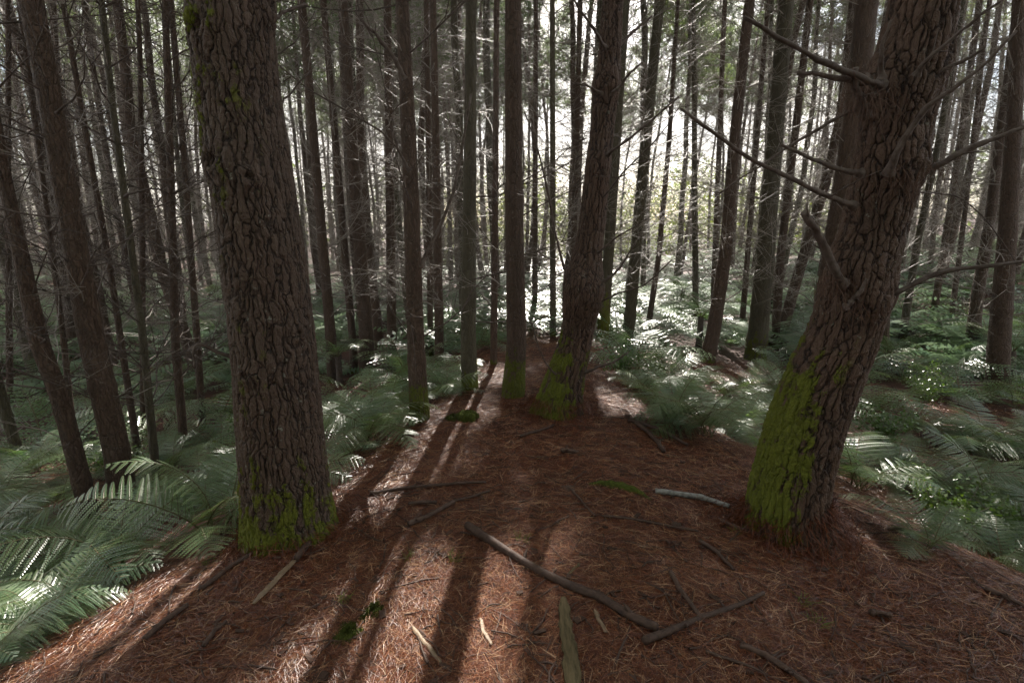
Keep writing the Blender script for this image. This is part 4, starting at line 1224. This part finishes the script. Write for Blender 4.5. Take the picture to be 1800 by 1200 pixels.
k = np.arange(n)[:, None] * 8
F = np.concatenate([k + np.array([q]) for q in ([0, 1, 2, 3], [7, 6, 5, 4], [0, 4, 5, 1], [1, 5, 6, 2], [2, 6, 7, 3], [3, 7, 4, 0])], 0)
tag(link('bark_flakes', mesh('bark_flakes', VV, F, [M['flake']])), 'dark flakes of bark scattered in the needles', 'bark flakes', kind='stuff')

# ------------------------------------------------------------------ sticks on the ground
STICKS = [
 ([(822, 935), (870, 962), (940, 1005), (1000, 1035), (1060, 1060), (1105, 1090), (1150, 1112)], 14, .75, 'stick', 'long thick fallen branch lying across the middle foreground'),
 ([(1132, 1137), (1185, 1112), (1240, 1087), (1290, 1070), (1338, 1052)], 13.9, .6, 'stick', 'dark fallen branch right of the long thick one'),
 ([(1178, 1010), (1195, 1045), (1212, 1070), (1232, 1096)], 8, .8, 'stick', 'short stick leaning on the dark fallen branch'),
 ([(447, 1067), (485, 1028), (520, 988)], 12, .9, 'pale_wood', 'peeled yellow stick below the massive left pine'),
 ([(520, 990), (545, 960), (578, 925)], 13, .8, 'stick', 'dark stick ending at the foot of the massive left pine'),
 ([(355, 1040), (400, 1005), (455, 972), (520, 938)], 9, .7, 'stick', 'dark slim stick along the left foot of the massive left pine'),
 ([(650, 873), (700, 865), (760, 858), (855, 850)], 8, .6, 'stick', 'long slim stick in the sun patch left of centre'),
 ([(718, 890), (768, 889)], 7, .9, 'stick', 'short straight stick below the long slim one left of centre'),
 ([(718, 927), (755, 912), (798, 889)], 10, .8, 'stick', 'stubby dark branch left of the long thick branch end'),
 ([(795, 886), (830, 878), (862, 868)], 5, .8, 'stick', 'thin twig continuing from the stubby dark branch'),
 ([(990, 1060), (993, 1110), (1002, 1160), (1010, 1230)], 21, 1.25, 'rotten', 'rotten greenish slab of wood at the bottom edge'),
 ([(1152, 868), (1190, 874), (1235, 882), (1282, 894)], 10, .9, 'lichen_stick', 'lichen speckled pale stick right of centre'),
 ([(1060, 911), (1110, 916), (1160, 924), (1228, 939)], 5, .8, 'stick', 'thin straight stick below the lichen speckled one'),
 ([(1262, 918), (1300, 934), (1350, 950), (1420, 974)], 8, .7, 'stick', 'brown stick left of the massive leaning pine foot'),
 ([(1105, 742), (1140, 752), (1170, 764), (1206, 786)], 7, .7, 'stick', 'stick on the crest near the right ferns'),
 ([(1118, 748), (1142, 766), (1155, 782), (1165, 797)], 7, .9, 'stick', 'short curved stick crossing the one on the crest'),
 ([(1230, 957), (1258, 975), (1290, 1008)], 8, .7, 'stick', 'greyish stick right of centre in shade'),
 ([(725, 1105), (748, 1135), (778, 1170)], 8, .8, 'pale_wood', 'bleached splinter in the sun at the lower left of centre'),
 ([(845, 1092), (852, 1118), (866, 1142)], 8, .8, 'pale_wood', 'pale pointed wood chip between the two sun patches'),
 ([(1000, 860), (1020, 885), (1042, 912)], 4, .8, 'stick', 'thin dark twig beside the mossy root'),
 ([(1300, 1140), (1345, 1160), (1380, 1182), (1415, 1205)], 11, .8, 'stick', 'pale brown stick at the bottom right of centre'),
 ([(255, 1130), (290, 1100), (332, 1070)], 12, .7, 'stick', 'dark rough stick on the lower left slope'),
 ([(985, 796), (1018, 801)], 8, .8, 'stick', 'stubby piece of wood on the crest left of the ferns'),
 ([(915, 771), (945, 760), (972, 750)], 5, .8, 'stick', 'thin twig at the near side of the curved pine'),
 ([(1045, 1076), (1052, 1095), (1064, 1118)], 9, .7, 'pale_wood', 'splinter just below the long thick branch'),
 ([(1000, 1015), (1022, 995)], 7, .7, 'rotten', 'yellowish chip above the long thick branch'),
 ([(1445, 901), (1468, 898), (1492, 896)], 5, .8, 'pale_wood', 'pale stick right of the massive leaning pine foot'),
 ([(1730, 1040), (1765, 1054), (1800, 1072)], 8, .7, 'stick', 'stick at the right edge of the needle slope'),
 ([(1530, 1085), (1570, 1090)], 12, .7, 'stick', 'stubby dark log on the right slope'),
 ([(1480, 770), (1500, 790), (1525, 812)], 7, .7, 'pale_wood', 'sunlit pale stick leaning out of the right ferns'),
 ([(1560, 935), (1600, 942), (1640, 940)], 7, .7, 'stick', 'thin stick under the right rim ferns'),
 ([(1240, 1150), (1300, 1170), (1350, 1195)], 6, .7, 'stick', 'thin brown stick at the bottom right'),
 ([(360, 1140), (378, 1115), (398, 1100)], 9, .7, 'stick', 'short dark stick on the lower left slope'),
]
def ground_stick(pts, w, end, mat, label, i):
    rng = np.random.default_rng(8000 + i)
    P = np.array([hit(a, b) for a, b in pts])
    n = len(P); s = np.linspace(0, n - 1, 22)
    Q = np.stack([np.interp(s, range(n), P[:, k]) for k in range(3)], -1)
    Q[1:-1] = (Q[:-2] + 2 * Q[1:-1] + Q[2:]) / 4
    Q[:, :2] += np.cumsum(rng.normal(0, .0012, (22, 2)), 0)
    dep = topix(P[0])[2][0]
    r0 = .5 * w / FPX * dep
    Z = H(Q[:, 0], Q[:, 1])
    ct = np.polyfit(np.arange(22), Z, 1 if w > 9 else 3)
    Q[:, 2] = np.maximum(np.polyval(ct, np.arange(22)), Z - r0 * .6) + r0 * .75 + .011
    R = r0 * (1 + (end - 1) * np.linspace(0, 1, 22)) * (1 + rng.normal(0, .05, 22))
    if mat in ('rotten', 'pale_wood'): R = R * (1 + rng.normal(0, .06, 22)); R[:4] *= [.35, .62, .8, .92]; R[-3:] *= [.95, .85, .6]
    Q = np.concatenate([[Q[0] + (Q[0] - Q[1]) * .04], Q, [Q[-1] + (Q[-1] - Q[-2]) * .04]]); R = np.concatenate([[R[0] * .1], R, [R[-1] * .1]])
    V, F = tubes(Q[None], R[None], 14)
    if mat in ('rotten', 'pale_wood'):
        gr = 1 + rng.normal(0, .16, 14); cc = np.repeat(Q, 14, 0); V = cc + (V - cc) * np.tile(gr, len(Q))[:, None]
        V = V + rng.normal(0, r0 * .06, V.shape)
        zc = np.repeat(Q[:, 2], 14); V[:, 2] = zc + (V[:, 2] - zc) * .4 - r0 * .35
    o0 = Q[1].copy()
    parts = [(V, F)]
    for k in range(2 if w >= 8 and mat == 'stick' else 0):
        j = rng.integers(4, 20); a = rng.random() * 6.28; d = np.array([math.cos(a), math.sin(a), .6]) * r0 * 2.6
        parts.append(tubes(np.stack([Q[j], Q[j] + d * .6, Q[j] + d])[None], np.array([[r0 * .45, r0 * .35, r0 * .1]]), 7))
    V, F = join(parts)
    o = link('fallen_stick' if w < 14 else 'fallen_branch', mesh('fallen_stick', V - o0, F, [M[mat]], True), None, o0)
    tag(o, label, 'stick' if w < 14 else 'branch', 'fallen sticks on the mound')
for i, a in enumerate(STICKS): ground_stick(*a, i)

# upright cut stub
p = hit(352, 987)
V, F = tubes(np.array([[[0, 0, -.03], [0, 0, .03], [-.006, 0, .075], [-.008, 0, .077]]]), np.array([[.009, .009, .008, .0005]]), 10)
tag(link('stake', mesh('stake', V, F, [M['pale_wood']], True), None, p), 'small upright broken stick in the sunny slope at the left', 'stick')

# ------------------------------------------------------------------ moss cushions, mossy stump and root, grass tufts
def lumpy(p, rx, ry, rz, name, mat, label, cat, sd, fuzz=True, flat=0.0):
    rng = np.random.default_rng(sd)
    nu, nv = 40, 22
    u = np.linspace(0, 2 * math.pi, nu, endpoint=False); v = np.linspace(-.3, math.pi / 2, nv)
    U, W = np.meshgrid(u, v)
    rr = 1 + .16 * np.sin(3 * U + sd) + .10 * np.sin(5 * U + 2 * W) + .08 * np.sin(9 * U + 5 * W + sd) + rng.normal(0, .03, U.shape)
    X = np.cos(U) * np.cos(W) * rx * rr; Yq = np.sin(U) * np.cos(W) * ry * rr
    Z = np.sign(np.sin(W)) * np.abs(np.sin(W)) ** (1 - flat) * rz * (1 + .12 * np.sin(7 * X / rx + sd) * np.sin(6 * Yq / ry))
    Z = Z + H(X + p[0], Yq + p[1]) - H(p[0], p[1])
    V = np.stack([X, Yq, Z], -1).reshape(-1, 3)
    I = np.arange(nu * nv).reshape(nv, nu); J = np.roll(I, -1, 1)
    F = np.stack([I[:-1], J[:-1], J[1:], I[1:]], -1).reshape(-1, 4)
    o = link(name, mesh(name, V, F, [M[mat]], True), None, p); tag(o, label, cat)
    if fuzz:
        sel = V[nu * 4:]
        C = sel[rng.integers(0, len(sel), 500)]
        d = norm(rng.normal(0, .6, (500, 3)) + np.array([0, 0, 1.0])); s = norm(np.cross(d, rng.normal(0, 1, (500, 3))))
        l = rng.uniform(.006, .016, (500, 1))
        Vq = np.stack([C - s * .0016, C + s * .0016, C + d * l + s * .001, C + d * l - s * .001], 1).reshape(-1, 3)
        tag(link('moss_shoots', mesh('moss_shoots', Vq, np.arange(len(Vq)).reshape(-1, 4), [M['moss']]), o), kind='stuff')
lumpy(hit(657, 1075), .045, .05, .020, 'moss_cushion', 'moss', 'small green moss cushion above the larger one at the lower left of centre', 'moss', 3)
lumpy(hit(612, 1115), .055, .065, .022, 'moss_cushion', 'moss', 'larger green moss cushion at the lower left of centre', 'moss', 8)
lumpy(hit(640, 1090), .022, .022, .012, 'moss_cushion', 'moss', 'tiny moss cushion between the two larger ones', 'moss', 9)
lumpy(hit(822, 738), .10, .10, .09, 'mossy_stump', 'moss', 'square moss covered stump near the moss footed pine', 'stump', 5, True, .5)
lumpy(hit(795, 738), .06, .07, .05, 'moss_cushion', 'moss', 'mossy lump at the left side of the mossy stump', 'moss', 6)
lumpy(hit(1000, 860), .05, .05, .02, 'stone', 'stick', 'grey flat stone at the left end of the mossy root', 'stone', 12, False)
lumpy(hit(1188, 926), .03, .025, .03, 'stone', 'stick', 'small dark lump beside the thin straight stick', 'stone', 15, False)
pl = [hit(a, b) for a, b in ((1035, 852), (1060, 852), (1090, 857), (1120, 866), (1145, 880))]
Q = np.array(pl); Q[:, 2] += .004
s = np.linspace(0, 4, 24); Q = np.stack([np.interp(s, range(5), Q[:, k]) for k in range(3)], -1)
R = .035 * np.sin(np.linspace(.25, math.pi - .15, 24)) * (1 + .12 * np.sin(np.arange(24) * 1.7))
V, F = tubes(Q[None], R[None], 16)
tag(link('mossy_root', mesh('mossy_root', V - Q[0], F, [M['moss']], True), None, Q[0]), 'half buried root with green moss in the middle of the mound', 'root')
for i, (px, py, lb) in enumerate([(918, 952, 'green grass tuft in the sun beside the long thick branch'), (608, 1058, 'thin grass tuft above the small moss cushion'), (370, 992, 'yellow green grass tuft in the sun at the left'),
                  (1412, 1062, 'faint grass tuft on the right slope'), (1290, 935, 'green sprig at the foot of the massive leaning pine'), (1440, 1100, 'small green sprig low on the right slope'), (800, 985, 'tiny sprig left of the long thick branch'),
                  (715, 985, 'tiny green sprig in the shade at the left of centre')]):
    p = hit(px, py); rng = np.random.default_rng(70 + i); n = 26
    a = rng.random(n) * 6.28; t = np.linspace(0, 1, 5)[None, :, None]; l = rng.uniform(.03, .09, (n, 1, 1))
    d = np.stack([np.cos(a) * .6, np.sin(a) * .6, np.full(n, 1.0)], -1)[:, None]
    P = d * l * t - np.array([0, 0, .6]) * l * t ** 2 + np.stack([rng.normal(0, .018, n), rng.normal(0, .018, n), np.zeros(n)], -1)[:, None]
    tag(link('grass_tuft', mesh('grass_tuft', *tubes(P, np.full((n, 5), .0014) * np.array([1, .9, .8, .6, .2]), 3), [M['grass']]), None, p), lb, 'grass')
# needles heaped round the feet of the big pines
for key, rad, n in (('right_big', .24, 2600), ('left_big', .26, 900), ('centre_big', .3, 900)):
    root, o, Y = ROOTS[key]; rng = np.random.default_rng(len(key))
    a = rng.random(n) * 6.283
    r = rad * (.72 + rng.random(n) ** 1.6 * (1.1 + .4 * np.sin(3 * a)))
    px_, py_ = o[0] + np.cos(a) * r, o[1] + np.sin(a) * r
    z = H(px_, py_) + np.maximum(0, (1.25 * rad - r)) * (1.6 if key == 'right_big' else .8) + .01
    d = norm(np.stack([np.cos(a) * .5 + rng.normal(0, .5, n), np.sin(a) * .5 + rng.normal(0, .5, n), -.55 + rng.normal(0, .3, n)], -1))
    t = np.linspace(-.5, .5, 4)[None, :, None]; l = rng.uniform(.07, .13, (n, 1, 1))
    P = np.stack([px_, py_, z], -1)[:, None] + d[:, None] * l * t + rng.normal(0, .1, (n, 1, 3)) * l * (t ** 2)
    V, F = tubes(P, np.full((n, 4), .0012), 3)
    tag(link('needle_heap', mesh('needle_heap', V, F, [M['litter']], False, {'rnd': ('FLOAT', 'FACE', np.repeat(rng.random(n) * .7, 9))})), 'heap of dead needles gathered round the foot of the %s pine' % {'right_big': 'massive leaning', 'left_big': 'massive left', 'centre_big': 'curved'}[key], 'pine needles', kind='stuff')
